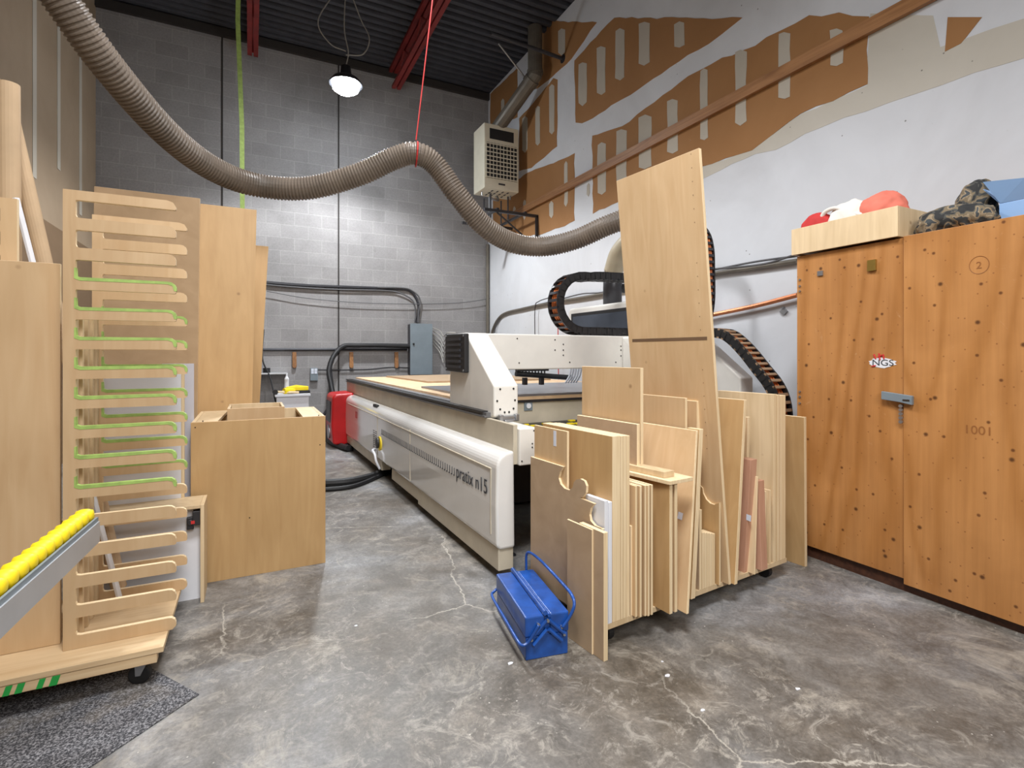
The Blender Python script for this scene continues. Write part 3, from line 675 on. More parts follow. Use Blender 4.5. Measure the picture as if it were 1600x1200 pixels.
b.cyl(q0, q1, .022, 12); b.box(q0.x, q0.x+.3, 1.27, 1.31, q0.z+.02, q0.z+.035)
for i in range(9): b.cyl((q0.x+.03+i*.03, 1.29, q0.z-.02), (q0.x+.03+i*.03, 1.29, q0.z+.05), .006, 6)
for u in (820, 846): q = mY(u, 590, 1.3); b.box(q.x-.015, q.x+.015, 1.28, 1.32, q.z-.06, q.z)
b.build('suction_bar', DARKM, mr_)
b = MB()
for i in range(5):
    q = mY(893+4*i, 572, 1.2); b.tube(catmull([q, q+Vector((-.02, 0, -.08)), q+Vector((-.06, 0, -.14))]), .008, 6)
each(b, 'bristle', LABELM, mr_)
# spindle hood
hx = 1.60
hd = MB().prism([(.62, 1.36), (.62, 1.66), (1.84, 1.66), (1.87, 1.63), (1.87, 1.36)], 'x', hx, hx+.5).build('spindle_hood', ENAMELM, mr_, bevel=.02, seg=3)
wn = MB().prism([(.66, 1.39), (.66, 1.605), (1.81, 1.605), (1.81, 1.39)], 'x', hx-.004, hx+.02).build('window_surround', BLACK, hd)
MB().prism([(.70, 1.40), (.70, 1.575), (1.78, 1.575), (1.78, 1.40)], 'x', hx-.006, hx-.0045).build('window', GLASS, hd)
MB().box(hx+.0, hx+.5, 1.05, 1.9, 1.30, 1.359).build('hood_base', ENAMELM, mr_)
MB().box(1.35, 1.7, .40, .74, .95, 1.34).build('spindle_body', ENAMELM, mr_, bevel=.01)
MB().cyl((1.52, .57, .92), (1.52, .57, .95), .06).cyl((1.52, .57, .905), (1.52, .57, .92), .03).build('spindle_nose', STEEL, mr_)
# dust pipe
pp = [Mi @ atD(*p) for p in ((1035, 335, 4.12), (1022, 350, 4.3), (992, 370, 4.55), (968, 396, 4.75), (958, 425, 4.85), (957, 450, 4.9), (957, 470, 4.9))]
MB().tube(catmull(pp[:5], 10), .088, 20).build('hose_elbow', HOSEP, mr_, smooth=True)
dp = MB().tube([pp[4], pp[5], pp[6]+Vector((0, 0, -.05))], .088, 20).build('dust_pipe', DARKM, mr_, smooth=True)
q = pp[5]; MB().cyl(q, q+Vector((.2, -.05, 0)), .045, 14).build('side_port', BLACK, dp)
# cable chains
def chain(pts, wdir, wid, hgt, name, step=.052, rung=None):
    P = resample(catmull(pts, 14), step); wd = Vector(wdir).normalized(); b = MB(); c = MB()
    for i in range(len(P)-1):
        a, d = P[i], P[i+1]; t = (d-a).normalized(); nn = t.cross(wd).normalized()
        e = t*.004
        for s in (-wid/2, wid/2-.012):
            o = wd*s; o2 = wd*(s+.012)
            lo, hi = -nn*hgt/2, nn*hgt/2
            b.hexa([a-e+o+lo, d+e+o+lo, d+e+o2+lo, a-e+o2+lo, a-e+o+hi, d+e+o+hi, d+e+o2+hi, a-e+o2+hi])
        for sgn in (-1, 1):
            m0 = a+(d-a)*.3+nn*sgn*(hgt/2-.006); m1 = a+(d-a)*.7+nn*sgn*(hgt/2-.006)
            o = wd*(-wid/2); o2 = wd*(wid/2); th = nn*.006
            b.hexa([m0+o-th, m1+o-th, m1+o2-th, m0+o2-th, m0+o+th, m1+o+th, m1+o2+th, m0+o2+th], 1)
    ch = b.build(name, [BLACK, rung or DARKM], mr_)
    for k in range(4):
        off = wd*(-wid*.3+wid*.2*k)
        c.tube([p+off for p in P], .011, 6)
    c.build('cable_bundle', ORANGE, ch); return ch
cy = .93
L0 = mY(985, 517, cy); zlo = 1.39; zhi = zlo+.43
xl = mY(863, 475, cy).x+.03; r = (zhi-zlo)/2
pts = [(1.75, cy, zhi+.02), (1.5, cy, zhi+.02), (1.2, cy, zhi+.01), (xl+r+.1, cy, zhi)] + [(xl+r*1.0+r*math.cos(math.radians(t)), cy, zlo+r+r*math.sin(math.radians(t))) for t in range(90, 271, 22)] + [(xl+r+.12, cy, zlo), (1.2, cy, zlo), (1.4, cy, zlo), (1.57, cy, zlo)]
chain(pts, (0, 1, 0), .14, .062, 'cable_chain')
kx = 2.1
def ck(u, v): q = mX(u, v, kx); return (kx, q.y, q.z)
pts = [ck(1095, 519), ck(1118, 520), ck(1140, 524), ck(1165, 546), ck(1190, 577), ck(1208, 600), ck(1219, 625), ck(1223, 660), ck(1222, 700)]
chain(pts, (1, 0, 0), .13, .075, 'cable_chain', rung=plain('dusty_link', (168, 138, 108), .7))
kx = 2.15
pts = [ck(1060, 345), ck(1085, 350), ck(1100, 366), ck(1106, 390), ck(1107, 420), ck(1107, 470), ck(1100, 515)]
chain(pts, (1, 0, 0), .10, .05, 'cable_chain')
b = MB(); q = mY(1131, 560, .76); b.box(2.02, 2.10, .78, .86, 1.352, 1.5); b.build('chain_post', DARKM, mr_)
# sheets lying on the bed
def onbed(poly, z0, z1, mat_, name, label, cat):
    b = MB(); b.T = Mm; b.prism(poly, 'z', z0, z1); q = Mm @ Vector((poly[0][0], poly[0][1], z0))
    tag(b.build(name, mat_, loc=q), label, cat)
onbed([(.2, .99), (2.0, .99), (2.0, 2.25), (.22, 2.3)], .887, .903, GREYSHEET, 'grey_sheet', 'grey faced sheet lying on the router bed under the gantry', 'panel')
onbed([(.55, 3.1), (2.1, 3.0), (2.1, 4.8), (.5, 4.75)], .887, .905, MDF, 'fibreboard_sheet', 'pale brown sheet lying on the far end of the router bed', 'panel')

# ================================================================== BOARD CART
CA = math.radians(5.5); C0 = Vector((1.306, 1.716, 0))
Mc = Matrix.Translation(C0) @ Matrix.Rotation(CA, 4, 'Z'); Mci = Mc.inverted()
cx_ = Mc.to_3x3() @ Vector((1, 0, 0)); cy_ = Mc.to_3x3() @ Vector((0, 1, 0))
def kX(u, v, x): return Mci @ atP(u, v, Mc @ Vector((x, 0, 0)), cx_)
def kY(u, v, y): return Mci @ atP(u, v, Mc @ Vector((0, y, 0)), cy_)
ct = empty('board_cart', C0, CA, 'low plywood cart on casters carrying the row of offcut boards', 'cart')
ZT = .105
MB().box(-.02, 1.29, 0.0, .58, ZT-.022, ZT).build('platform', PALE, ct)
for (x, y) in ((.05, .07), (1.2, .07), (.05, .5), (1.2, .5)):
    w_ = MB().cyl((x-.014, y, .035), (x+.014, y, .035), .035, 18).build('caster', RUBBER, ct)
    MB().box(x-.02, x+.02, y-.015, y+.015, .068, ZT-.022).build('caster_plate', STEEL, w_)
def kZ(u, v, z): return Mci @ atZ(u, v, z)
BO = {}
# a board: pixels of its near edge (left, right) give x; v_top gives height; u_far gives depth
def board(name, label, uL, uR, vt, u_far, y0=.0, z0=ZT, mat_=None, ub=None, vb=None, cat='board', group=None, ymax=.55, th=None, extra=None, depth=None):
    mat_ = mat_ or BIRCH
    T0 = kY(uL, vt, y0); T1 = kY(uR, vt, y0); xt = T0.x; t = th or max(.006, T1.x-T0.x); zt = T0.z; z0 = 0 if z0 == 0 else ZT; yb0 = y0
    if ub is not None:
        B0 = kZ(ub, vb, z0); xb = B0.x; yb0 = B0.y
    else: xb = xt
    y1 = (y0+depth) if depth else kX(u_far, vt, xt).y
    y1 = max(y0+.05, min(ymax, y1))
    b = MB(); b.T = Mc
    P = lambda x, y, z: (x, y, z)
    b.hexa([P(xb, yb0, z0), P(xb+t, yb0, z0), P(xb+t, y1, z0), P(xb, y1, z0), P(xt, y0, zt), P(xt+t, y0, zt), P(xt+t, y1, zt), P(xt, y1, zt)])
    for i in range(6): b.m[i] = 0
    for i in (1, 2, 4): b.m[i] = 1      # top and the two narrow ends
    o = b.build(name, [mat_, EDGE if mat_ not in (WHITE, PINK) else mat_], loc=Mc @ Vector((xb, yb0, z0)), bevel=.0012, seg=1)
    tag(o, label, cat, group); BO[label] = (o, xb, xt, yb0, y0, z0, zt)
    return xb, xt, t, y0, y1, zt
G1 = 'offcut boards standing on the cart'
# --- pieces on the floor in front
yA = (Mci @ atZ(928, 1022, 0)).y; yB_ = (Mci @ atZ(947, 1033, 0)).y
board('plywood_board', 'narrow tan board standing on the floor beside the blue toolbox', 925, 931.5, 828, 886, yA, 0, MDF, th=.009, group='offcut boards standing on the floor')
board('plywood_board', 'narrow tan board on the floor, nearest the camera in the row', 943.5, 950, 833, 905, yB_, 0, MDF, group='offcut boards standing on the floor')
# --- jigsaw shaped board
xj = kY(944, 800, .0).x-.016
def c2(x, y): q = kX(780+x/3.158, 560+y/3.158, xj); return (q.y, q.z)
near = .0
pl = [c2(155, 485), c2(315, 535), c2(300, 560), c2(293, 590), c2(302, 620), c2(322, 642), c2(345, 650), c2(362, 638), c2(368, 612), c2(380, 598), c2(400, 594), c2(420, 605), c2(430, 630), c2(428, 662), c2(412, 685), c2(395, 688),
      c2(470, 718), c2(452, 738), c2(445, 770), c2(450, 800), c2(470, 825), c2(510, 845)]
pl = pl + [(near, c2(535, 852)[1]), (near, ZT), (pl[0][0], ZT)]
b = MB(); b.T = Mc; b.prism(pl, 'x', xj, xj+.012, 0)
for i in range(2, len(b.m)): b.m[i] = 1
tag(b.build('jigsaw_board', [MDF, EDGE], loc=Mc @ Vector((xj, near, ZT))), 'brown board with rounded cutouts in its top edge, behind the blue toolbox', 'board', G1)
xq = xj+.0125
y0_ = kX(886, 700, xq).y
b = MB(); b.T = Mc; f = kX(835, 664, xq)
b.box(xq, xq+.012, max(y0_, .16), f.y, ZT, f.z) if False else b.box(xq, xq+.012, y0_, f.y, ZT, f.z); b.m = [0, 1, 1, 0, 1, 0]
o = tag(b.build('plywood_board', [BIRCH, EDGE], loc=Mc @ Vector((xq, y0_, ZT)), bevel=.001), 'board with a clear tape strip rising above the jigsaw cut board', 'board', G1)
b = MB(); b.T = Mc; q = kX(867, 680, xq); b.box(xq-.001, xq, q.y-.01, q.y+.01, q.z-.05, q.z+.02)
st = b.build('tape_strip', LABELM, loc=None); st.parent = o; st.matrix_parent_inverse = Matrix.Translation(-Vector(o.location))
# --- white pair
board('melamine_board', 'white melamine board, left of the white pair by the thick stack', 945, 950.5, 783, 915, .0, ZT, WHITE, group=G1)
board('melamine_board', 'white melamine board touching the thick golden stack', 951, 956.5, 785, 925, .0, ZT, WHITE, group=G1)
# --- thick golden set
board('plywood_board', 'thick golden board beginning the tall tight stack', 957, 969.5, 682, 848, .0, ZT, BIRCHD, group=G1)
board('plywood_board', 'second board of the tall tight stack, just right of the thick one', 970, 974, 681.5, 860, .0, ZT, BIRCH, group=G1)
board('plywood_board', 'third board of the tall tight stack right of the thick one', 974.5, 979, 681, 865, .0, ZT, BIRCH, group=G1)
board('plywood_board', 'rightmost board of the tall tight stack', 979.5, 984, 681, 870, .0, ZT, BIRCH, group=G1)
board('wood_strip', 'short wood strip leaning against the tall tight stack', 985.5, 991, 822, 980, .0, ZT, PALE, group=G1, depth=.1, th=.012)
# --- group under the laid planks
zpl = kY(1048, 757, -.08).z      # top of boards that carry the planks
def vz(u, y): 
    p = Mc @ Vector((kY(u, 700, y).x, y, zpl)); d = (p-EYE).dot(FW); return VH-(zpl-H)*FPX/d
for (a, c, lab, y0) in ((993, 998, 'board under the laid planks, nearest the short strip', -.02), (1000, 1004, 'second board from the left under the laid planks', -.03), (1007.5, 1011.5, 'middle board of the five thin ones under the laid planks', -.035),
                    (1012.5, 1016.5, 'fourth board from the left under the laid planks', -.042), (1017.5, 1021.5, 'fifth thin board from the left under the laid planks', -.042)):
    board('plywood_board', lab, a, c, vz(a, y0), 960, y0, ZT, BIRCH, group=G1, th=.011)
board('plywood_board', 'wide golden board hanging lower than the cart under the laid planks', 1046.5, 1051, vz(1047, -.08), 1018, -.08, .075, BIRCHD, group=G1, depth=.45)
board('plywood_board', 'board with a dark gap beside it, rightmost under the laid planks', 1054.5, 1058.5, vz(1055, -.08), 1018, -.08, .078, BIRCH, group=G1, depth=.45)
# laid planks
z = zpl+.001; xA = kY(1047, 755, -.09).x; xB = kY(1083, 748, -.09).x
b = MB(); b.T = Mc; b.prism([(xA-.0, -.09), (xB, -.09), (xB-.01, .50), (xA-.05, .50)], 'z', z, z+.016)
tag(b.build('laid_plank', EDGE, loc=Mc @ Vector((xA, 0, z)), bevel=.001), 'wide pale plank lying flat across the board tops', 'plank', 'planks laid flat on the boards')
b = MB(); b.T = Mc; b.prism([(xA+.02, -.04), (xA+.085, -.04), (xA+.03, .48), (xA-.03, .48)], 'z', z+.017, z+.043)
tag(b.build('laid_plank', PALE, loc=Mc @ Vector((xA, 0, z+.02)), bevel=.001), 'narrow thick plank lying on top of the wide pale plank', 'plank', 'planks laid flat on the boards')
# --- tall ones behind
board('plywood_board', 'tall upright board rising above its neighbours left of the tallest one', 1001, 1005.5, 575, 920, .13, ZT, BIRCH, group=G1, depth=.42)
board('plywood_board', 'grey edged board just in front of the tall upright board', 995.5, 1000, 663, 915, .12, ZT, MDF, group=G1, depth=.43)
board('plywood_board', 'wide board with a white label leaning under the tallest board', 1088, 1091, 673, 1003, .0, .06, BIRCH, ub=1073, vb=960, group=G1)
board('plywood_board', 'slim golden board beside the labelled leaning board', 1093, 1099, 671, 1070, .0, ZT, BIRCHD, ub=1080, vb=937, group=G1, depth=.07)
board('plywood_board', 'board peeping over the labelled board, its top edge higher', 1071, 1074, 622, 1003, .09, ZT, BIRCH, group=G1, depth=.45)
board('plywood_board', 'double edged board just left of the tallest board, behind the labelled one', 1089, 1094, 627, 1030, .08, ZT, BIRCH, group=G1, depth=.4)
# --- concave board
xc = kY(1122, 850, .0).x-.013
def c2c(x, y): q = kX(780+x/3.158, 560+y/3.158, xc); return (q.y, q.z)
pl = [c2c(1085, 712), c2c(1060, 722), c2c(1040, 715), c2c(1020, 695), c2c(1006, 665), c2c(1003, 640), c2c(985, 620)]
pl = pl + [(pl[-1][0]+.1, pl[-1][1]+.01), (pl[-1][0]+.1, ZT), (pl[0][0], ZT)]
b = MB(); b.T = Mc; b.prism(pl, 'x', xc, xc+.012)
for i in range(2, len(b.m)): b.m[i] = 1
tag(b.build('concave_board', [BIRCHD, EDGE], loc=Mc @ Vector((xc, .06, ZT))), 'board with a concave quarter round cut in its top, beside the short stack', 'board', G1)
for i, (a, lab) in enumerate(((1093, 'darker edged strip just left of the short stack'), (1097.5, 'short board, first from the left in the short stack'), (1101.5, 'short board, second from the left in the short stack'), (1105.5, 'short board, third from the left in the short stack'),
                        (1109.5, 'short board, fourth from the left in the short stack'), (1113.5, 'short board, rightmost in the short stack'))):
    board('plywood_board', lab, a, a+3.7, 797 if i == 0 else 832+i*.5, 1080, .0, ZT, MDF if i == 0 else BIRCHD, group='short boards stacked beside the concave board', depth=.07)
# --- the tallest board
T0 = kY(1092, 231, .0); T1 = kX(963, 285, T0.x); B0 = kZ(1139, 914, ZT)
b = MB(); b.T = Mc; t = .018; y0 = .0; yf = T1.y
y0b = B0.y; zt = T0.z
xb = B0.x; xt = T0.x
b.hexa([(xb, y0b, ZT), (xb+t, y0b, ZT), (xb+t, yf-.05, ZT), (xb, yf-.05, ZT), (xt, y0, zt), (xt+t, y0, zt), (xt+t, yf, zt), (xt, yf, zt)])
for i in (1, 2, 4): b.m[i] = 1
tb = tag(b.build('tall_board', [BIRCH, EDGE], loc=Mc @ Vector((xb, y0b, ZT)), bevel=.0015), 'very tall leaning birch panel towering over the row, with a slot across it', 'board', G1)
def onT(y, z, d=0): k = (z-ZT)/(zt-ZT); return Vector((xb+(xt-xb)*k-d, y, z))
def tpt(u, v):   # pixel on the tall board's face
    n = Vector((1, 0, -(xt-xb)/(zt-ZT))); n = Mc.to_3x3() @ n; return Mci @ atP(u, v, Mc @ Vector((xb, 0, ZT)), n)
b = MB(); b.T = Mc; s0 = tpt(988, 531); s1 = tpt(1105, 530); zz = (s0.z+s1.z)/2
P = [onT(s1.y, zz-.008, .0008), onT(s0.y, zz-.008, .0008), onT(s0.y, zz+.008, .0008), onT(s1.y, zz+.008, .0008)]
b.add(P, [(0, 1, 2, 3)])
for k, dy in ((0, .045),):
    for i in range(24):
        if i in (7, 8, 15, 16): continue
        z_ = .75+i*.064; q = onT(y0+dy, z_, .0008)
        if k == 1 and z_ > 1.5: continue
        b.box(q.x-.0003, q.x, q.y-.0018, q.y+.0018, q.z-.0018, q.z+.0018)
sl = b.build('slot_and_pin_holes', plain('brown_recess', (112, 86, 62), .8)); sl.parent = tb; sl.matrix_parent_inverse = Matrix.Translation(-Vector(tb.location))  # slot and holes are flat brown marks on the face
# --- right part
board('plywood_board', 'board leaning the other way just right of the tallest board', 1163, 1167, 625, 1122, .0, .085, BIRCHD, ub=1148, vb=914, group=G1, depth=.45)
board('wood_strip', 'dark thin strip hanging beside the pink sticks', 1168.5, 1172, 652, 1168, .07, ZT, BIRCH, ub=1163, vb=882, group=G1, depth=.05)
board('pink_board', 'taller pinkish board leaning near the right end of the row', 1173, 1183, 719, 1160, .0, ZT, PINK, ub=1163, vb=895, group=G1, depth=.06)
board('wood_strip', 'thin strip between the two pinkish boards', 1183.5, 1186, 745, 1180, -.01, ZT, PALE, ub=1179, vb=898, group=G1, depth=.06, th=.008)
board('pink_board', 'shorter pinkish board leaning near the right end of the row', 1184.5, 1194, 752, 1180, .0, ZT, PINK, ub=1190, vb=892, group=G1, depth=.06)
board('wood_strip', 'thin pale strip right of the shorter pinkish board', 1196, 1199.5, 768, 1180, .0, ZT, PALE, th=.01, group=G1, depth=.15)
board('wood_strip', 'thin pale strip second right of the shorter pinkish board', 1203, 1206, 766, 1190, .0, ZT, PALE, th=.01, group=G1, depth=.15)
board('plywood_board', 'wide pale board behind the pinkish ones', 1209, 1213, 616, 1122, .0, ZT, PALE, group=G1)
board('plywood_board', 'golden board between the wide pale board and the end board', 1214, 1218.5, 617, 1140, .0, ZT, BIRCHD, group=G1)
board('plywood_board', 'pale board overhanging the cart end', 1219.5, 1227.5, 618, 1150, -.0, .085, BIRCH, group=G1)
board('plywood_board', 'golden board standing last at the right end of the row', 1256.5, 1260, 652, 1228, -.02, .0, BIRCHD, ub=1258, vb=886, group=G1, depth=.4)
def sticker(label, u, v, w_=.013, h_=.016):
    o, xb, xt, yb0, yt0, z0, zt = BO[label]; n = Mc.to_3x3() @ Vector((1, 0, -(xt-xb)/(zt-z0)))
    q = Mci @ atP(u, v, Mc @ Vector((xb, 0, z0)), n); sl_ = (xt-xb)/(zt-z0); b = MB(); b.T = Mc
    b.add([(q.x-.0012-h_*sl_, q.y-w_, q.z-h_), (q.x-.0012-h_*sl_, q.y+w_, q.z-h_+.002), (q.x-.0012+h_*sl_, q.y+w_, q.z+h_), (q.x-.0012+h_*sl_, q.y-w_, q.z+h_-.002)], [(0, 1, 2, 3)])
    st = b.build('paper_label', LABELM); st.parent = o; st.matrix_parent_inverse = Matrix.Translation(-Vector(o.location)); st['label'] = 'small white paper label'
sticker('wide board with a white label leaning under the tallest board', 1063, 806)
sticker('taller pinkish board leaning near the right end of the row', 1170, 809)

# ================================================================== BLUE TOOLBOX
tx = Vector((.966, 1.80, 0)); TA = math.radians(-9.5)
tr = empty('toolbox', tx, TA, 'blue metal cantilever toolbox on the floor beside the boards', 'toolbox')
W_, L_, Z_ = .180, .425, .168
MB().box(0, W_, 0, L_, .0, .09).build('bottom_tray', BLUE, tr, bevel=.004)
MB().box(-.003, W_/2-.012, -.003, L_+.003, .091, Z_+.004).build('lid', BLUE, tr, bevel=.006)
MB().box(W_/2+.012, W_+.003, -.003, L_+.003, .091, Z_+.004).build('lid', BLUE, tr, bevel=.006)
MB().box(W_/2-.011, W_/2+.011, .002, L_-.002, .09, Z_-.012).cyl((W_/2-.01, -.006, Z_+.012), (W_/2-.01, L_+.006, Z_+.012), .010, 12).cyl((W_/2+.01, -.0, Z_-.003), (W_/2+.01, L_, Z_-.003), .008, 12).build('centre_ridge', BLUE, tr)
def handle(pts): MB().tube(catmull(pts, 6), .0065, 8).build('handle', BLUE, tr, smooth=True)
handle([(W_-.03, -.012, .115), (W_-.0, -.012, .15), (W_+.022, -.012, .195), (W_+.026, .02, .222), (W_+.02, .1, .235), (W_-.0, .3, .255), (W_-.02, L_-.03, .262), (W_-.03, L_+.005, .245), (W_-.03, L_+.01, .18), (W_-.03, L_+.01, .12)])
handle([(.05, -.012, .14), (.03, -.012, .11), (.005, -.012, .078), (-.018, -.010, .07), (-.026, .03, .072), (-.03, .2, .078), (-.03, L_-.03, .08), (-.012, L_+.01, .085), (.03, L_+.01, .11), (.05, L_+.01, .14)])
for s in (-1, 1):
    for (x0, z0_, x1, z1_) in ((W_/2+s*.005, .15, W_/2+s*.075, .085), (W_/2+s*.004, .115, W_/2+s*.06, .06)):
        MB().tube([(x0, -.007, z0_), (x1, -.007, z1_)], .0075, 8).build('link_arm', BLUE, tr)
b = MB()
for (x, z_) in ((.05, .14), (W_-.03, .115), (W_/2, .15), (.02, .085), (W_-.02, .085)): b.cyl((x, -.014, z_), (x, -.004, z_), .006, 10)
each(b, 'rivet', STEEL, tr)
b = MB(); p0 = atZ(786, 940, .0); p1 = atZ(829, 1028, .0); d = (p1-p0).normalized(); n = Vector((-d.y, d.x, 0))*.012
b.hexa([p0-n, p1-n, p1+n, p0+n, p0-n+Vector((0, 0, .008)), p1-n+Vector((0, 0, .008)), p1+n+Vector((0, 0, .008)), p0+n+Vector((0, 0, .008))])
tag(b.build('flat_bar', DARKM, loc=p0), 'flat grey bar on the floor along the left of the blue toolbox', 'bar')

# ================================================================== ORANGE PLYWOOD CABINET
KX, KY0, KY1, KZ = 2.95, .86, 2.033, 1.80
kr = empty('plywood_cabinet', (KX, KY0, 0), 0, 'tall orange plywood cabinet with two doors against the right wall', 'cabinet')
D_ = .86
MB().box(.03, D_, .01, KY1-KY0-.005, .08, KZ).build('carcass', FIR, kr)
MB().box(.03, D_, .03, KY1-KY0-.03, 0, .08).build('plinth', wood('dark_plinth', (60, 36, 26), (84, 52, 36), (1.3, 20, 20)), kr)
ysp = 1.456-KY0
dl = MB().box(.008, .028, ysp+.002, KY1-KY0, .07, KZ).build('door', FIR, kr, bevel=.0015)
drt = MB().box(0, .02, 0, ysp-.002, .045, KZ+.006).build('door', FIR, kr, bevel=.0015)
dl['label'] = 'left orange door with white scribbled patch'; drt['label'] = 'right orange door with pencil marks'
def kd(u, v): q = atX(u, v, KX); return q.y-KY0, q.z
y_, z_ = kd(1409, 622)
lt = MB().prism([(y_+.085, z_+.03), (y_-.055, z_+.015), (y_-.055, z_-.03), (y_+.0, z_-.02), (y_+.085, z_-.012)], 'x', -.022, -.002).build('latch', GREYP, kr, bevel=.002)
MB().box(-.024, -.02, y_-.045, y_-.015, z_-.012, z_-.004).build('latch_slot', HOLE, lt)
b = MB()
for i in range(5): b.cyl((-.014, y_+.0, z_-.04-i*.02), (-.004, y_+.0, z_-.04-i*.02), .009, 10)
b.build('chain', STEEL, lt)
y_, z_ = kd(1362, 415); MB().box(-.006, .007, y_-.022, y_+.02, z_-.028, z_+.03).build('brass_plate', BRASS, dl)
y_, z_ = kd(1281, 427); MB().box(.0, .007, y_-.016, y_+.016, z_-.014, z_+.014).build('grey_plate', STEEL, dl)
b = MB()
for v in (437, 447, 455, 612, 620, 630): y_, z_ = kd(1249, v); b.cyl((.0, y_, z_), (.007, y_, z_), .006, 8)
each(b, 'screw', STEEL, dl)
b = MB(); y_, z_ = kd(1377, 567)
pl = []
for i in range(22):
    a = i*2*math.pi/22; r = (1+.12*random.uniform(-1, 1)); pl.append((y_+.066*math.cos(a)*r, z_+.026*math.sin(a)*r))
b.prism(pl, 'x', .0065, .0075)
wp = b.build('white_patch', WHITE, dl)
b = MB()
for (a0, b0, a1, b1) in ((.03, .02, .04, .045), (.01, .02, .015, .05), (-.01, .02, -.005, .045), (.02, .03, .0, .04), (.05, -.02, .03, -.015), (.01, .015, .012, .03)):
    b.tube([(.006, y_+a0, z_+b0), (.006, y_+a1, z_+b1)], .004, 5)
each(b, 'red_scribble', REDP, dl)
text('scribbled_letters', 'NGS', .045, TEXTM, dl, frame((.006, y_+.05, z_-.014), (0, -1, 0), (0, 0, 1)), .0004, 1.2)
y_, z_ = kd(1505, 676); text('pencil_number', '1001', .055, PENCIL, drt, frame((-.0008, y_, z_), (0, -1, 0), (0, 0, 1)), .0003)
y_, z_ = kd(1530, 414); 
b = MB(); b.tube([(-.0005, y_+.036*math.cos(a), z_+.04*math.sin(a)) for a in [i*2*math.pi/24 for i in range(25)]], .0012, 5, caps=False); b.build('pencil_ring', PENCIL, drt)
text('pencil_number', '2', .045, PENCIL, drt, frame((-.0008, y_+.012, z_-.016), (0, -1, 0), (0, 0, 1)), .0003)
# drawer box on top
b0 = atX(1403, 320, 2.93)
dx = empty('drawer_box', (2.93, b0.y, KZ+.008), 0, 'pale birch drawer box on top of the orange cabinet', 'drawer box')
Ld = 2.05-b0.y; Hd = .155; Wd = .40
MB().box(0, .014, 0, Ld, 0, Hd).build('side_panel', PALE, dx, bevel=.001); MB().box(Wd-.014, Wd, 0, Ld, 0, Hd).build('side_panel', PALE, dx, bevel=.001)
MB().box(.0145, Wd-.0145, 0, .014, 0, Hd).build('end_panel', PALE, dx, bevel=.001); MB().box(.0145, Wd-.0145, Ld-.014, Ld, 0, Hd).build('end_panel', PALE, dx, bevel=.001)
MB().box(.0145, Wd-.0145, .0145, Ld-.0145, .01, .018).build('bottom', PALE, dx)
def crumple(name, loc, size, mat_, label, cat, seed, f=9, amp=.35, flat=.0):
    bm = bmesh.new(); bmesh.ops.create_icosphere(bm, subdivisions=5, radius=1)
    sv = Vector((seed*3.1, seed*1.7, seed*5.3))
    for v_ in bm.verts:
        p = v_.co.copy(); q = Vector((p.x*size[0], p.y*size[1], p.z*size[2]))
        n1 = noise.ridged_multi_fractal(q*f+sv, .9, 2.1, 4, 1.0, 2.0, noise_basis='PERLIN_ORIGINAL') - 1.0
        n2 = noise.noise(q*f*.5+sv)
        k = 1+amp*n2+amp*.28*n1
        v_.co = Vector((q.x*k, q.y*k, q.z*k))
        if v_.co.z < -size[2]*.55: v_.co.z = -size[2]*.55
        v_.co.z += size[2]*.55
    me = bpy.data.meshes.new(name); bm.to_mesh(me); bm.free(); me.materials.append(mat_)
    for p in me.polygons: p.use_smooth = True
    o = bpy.data.objects.new(name, me); C.objects.link(o); o.location = loc; return tag(o, label, cat)
zc = KZ+.03
def top(u, x): return atX(u, 350, x).y
crumple('red_cloth', (3.03, 1.94, zc+.06), (.07, .10, .10), PRUST, 'red cloth at the far end of the drawer box', 'cloth', 1)
crumple('white_cloth', (3.05, 1.76, zc+.03), (.08, .13, .13), WFAB, 'white crumpled cloth in the middle of the drawer box', 'cloth', 2)
crumple('faded_cloth', (3.08, 1.60, zc+.06), (.10, .12, .135), PINKF, 'faded red cloth at the near end of the drawer box', 'cloth', 3)
b = MB(); b.tube(catmull([(3.0, 1.92, zc+.12), (2.99, 1.89, zc+.20), (2.99, 1.82, zc+.215), (2.99, 1.74, zc+.17), (2.99, 1.68, zc+.14), (3.0, 1.74, zc+.13), (3.0, 1.82, zc+.17), (3.01, 1.88, zc+.14)]), .012, 8)
tag(b.build('white_strap', WFAB, loc=(3.0, 1.8, zc+.12), smooth=True), 'white strap looped over the cloths in the drawer box', 'strap')
crumple('camouflage_jacket', (3.10, 1.28, KZ+.008), (.10, .17, .07), CAMO, 'crumpled camouflage jacket lying flat on the orange cabinet', 'jacket', 4, 12, .55)
crumple('camouflage_bag', (3.24, 1.27, KZ+.02), (.07, .085, .17), CAMO, 'stiff camouflage bag standing against the blue box', 'bag', 6, 10, .35)
bb = empty('blue_box', (3.13, .90, KZ+.008), 0, 'open light blue corrugated box on top of the orange cabinet', 'box')
MB().box(0, .3, 0, .245, 0, .105).build('body', LBLUE, bb, bevel=.003)
def flap(p): b = MB(); b.hexa(p); b.build('flap', LBLUE, bb)
flap([(0, .125, .106), (.005, .125, .106), (.005, .24, .106), (0, .24, .106), (-.04, .14, .19), (-.035, .14, .19), (-.035, .29, .215), (-.04, .29, .215)])
flap([(0, .0, .106), (.005, .0, .106), (.005, .12, .106), (0, .12, .106), (-.03, -.02, .22), (-.025, -.02, .22), (-.025, .105, .205), (-.03, .105, .205)])
flap([(.01, .24, .106), (.3, .24, .106), (.3, .245, .106), (.01, .245, .106), (.0, .30, .19), (.3, .30, .19), (.3, .305, .19), (.0, .305, .19)])

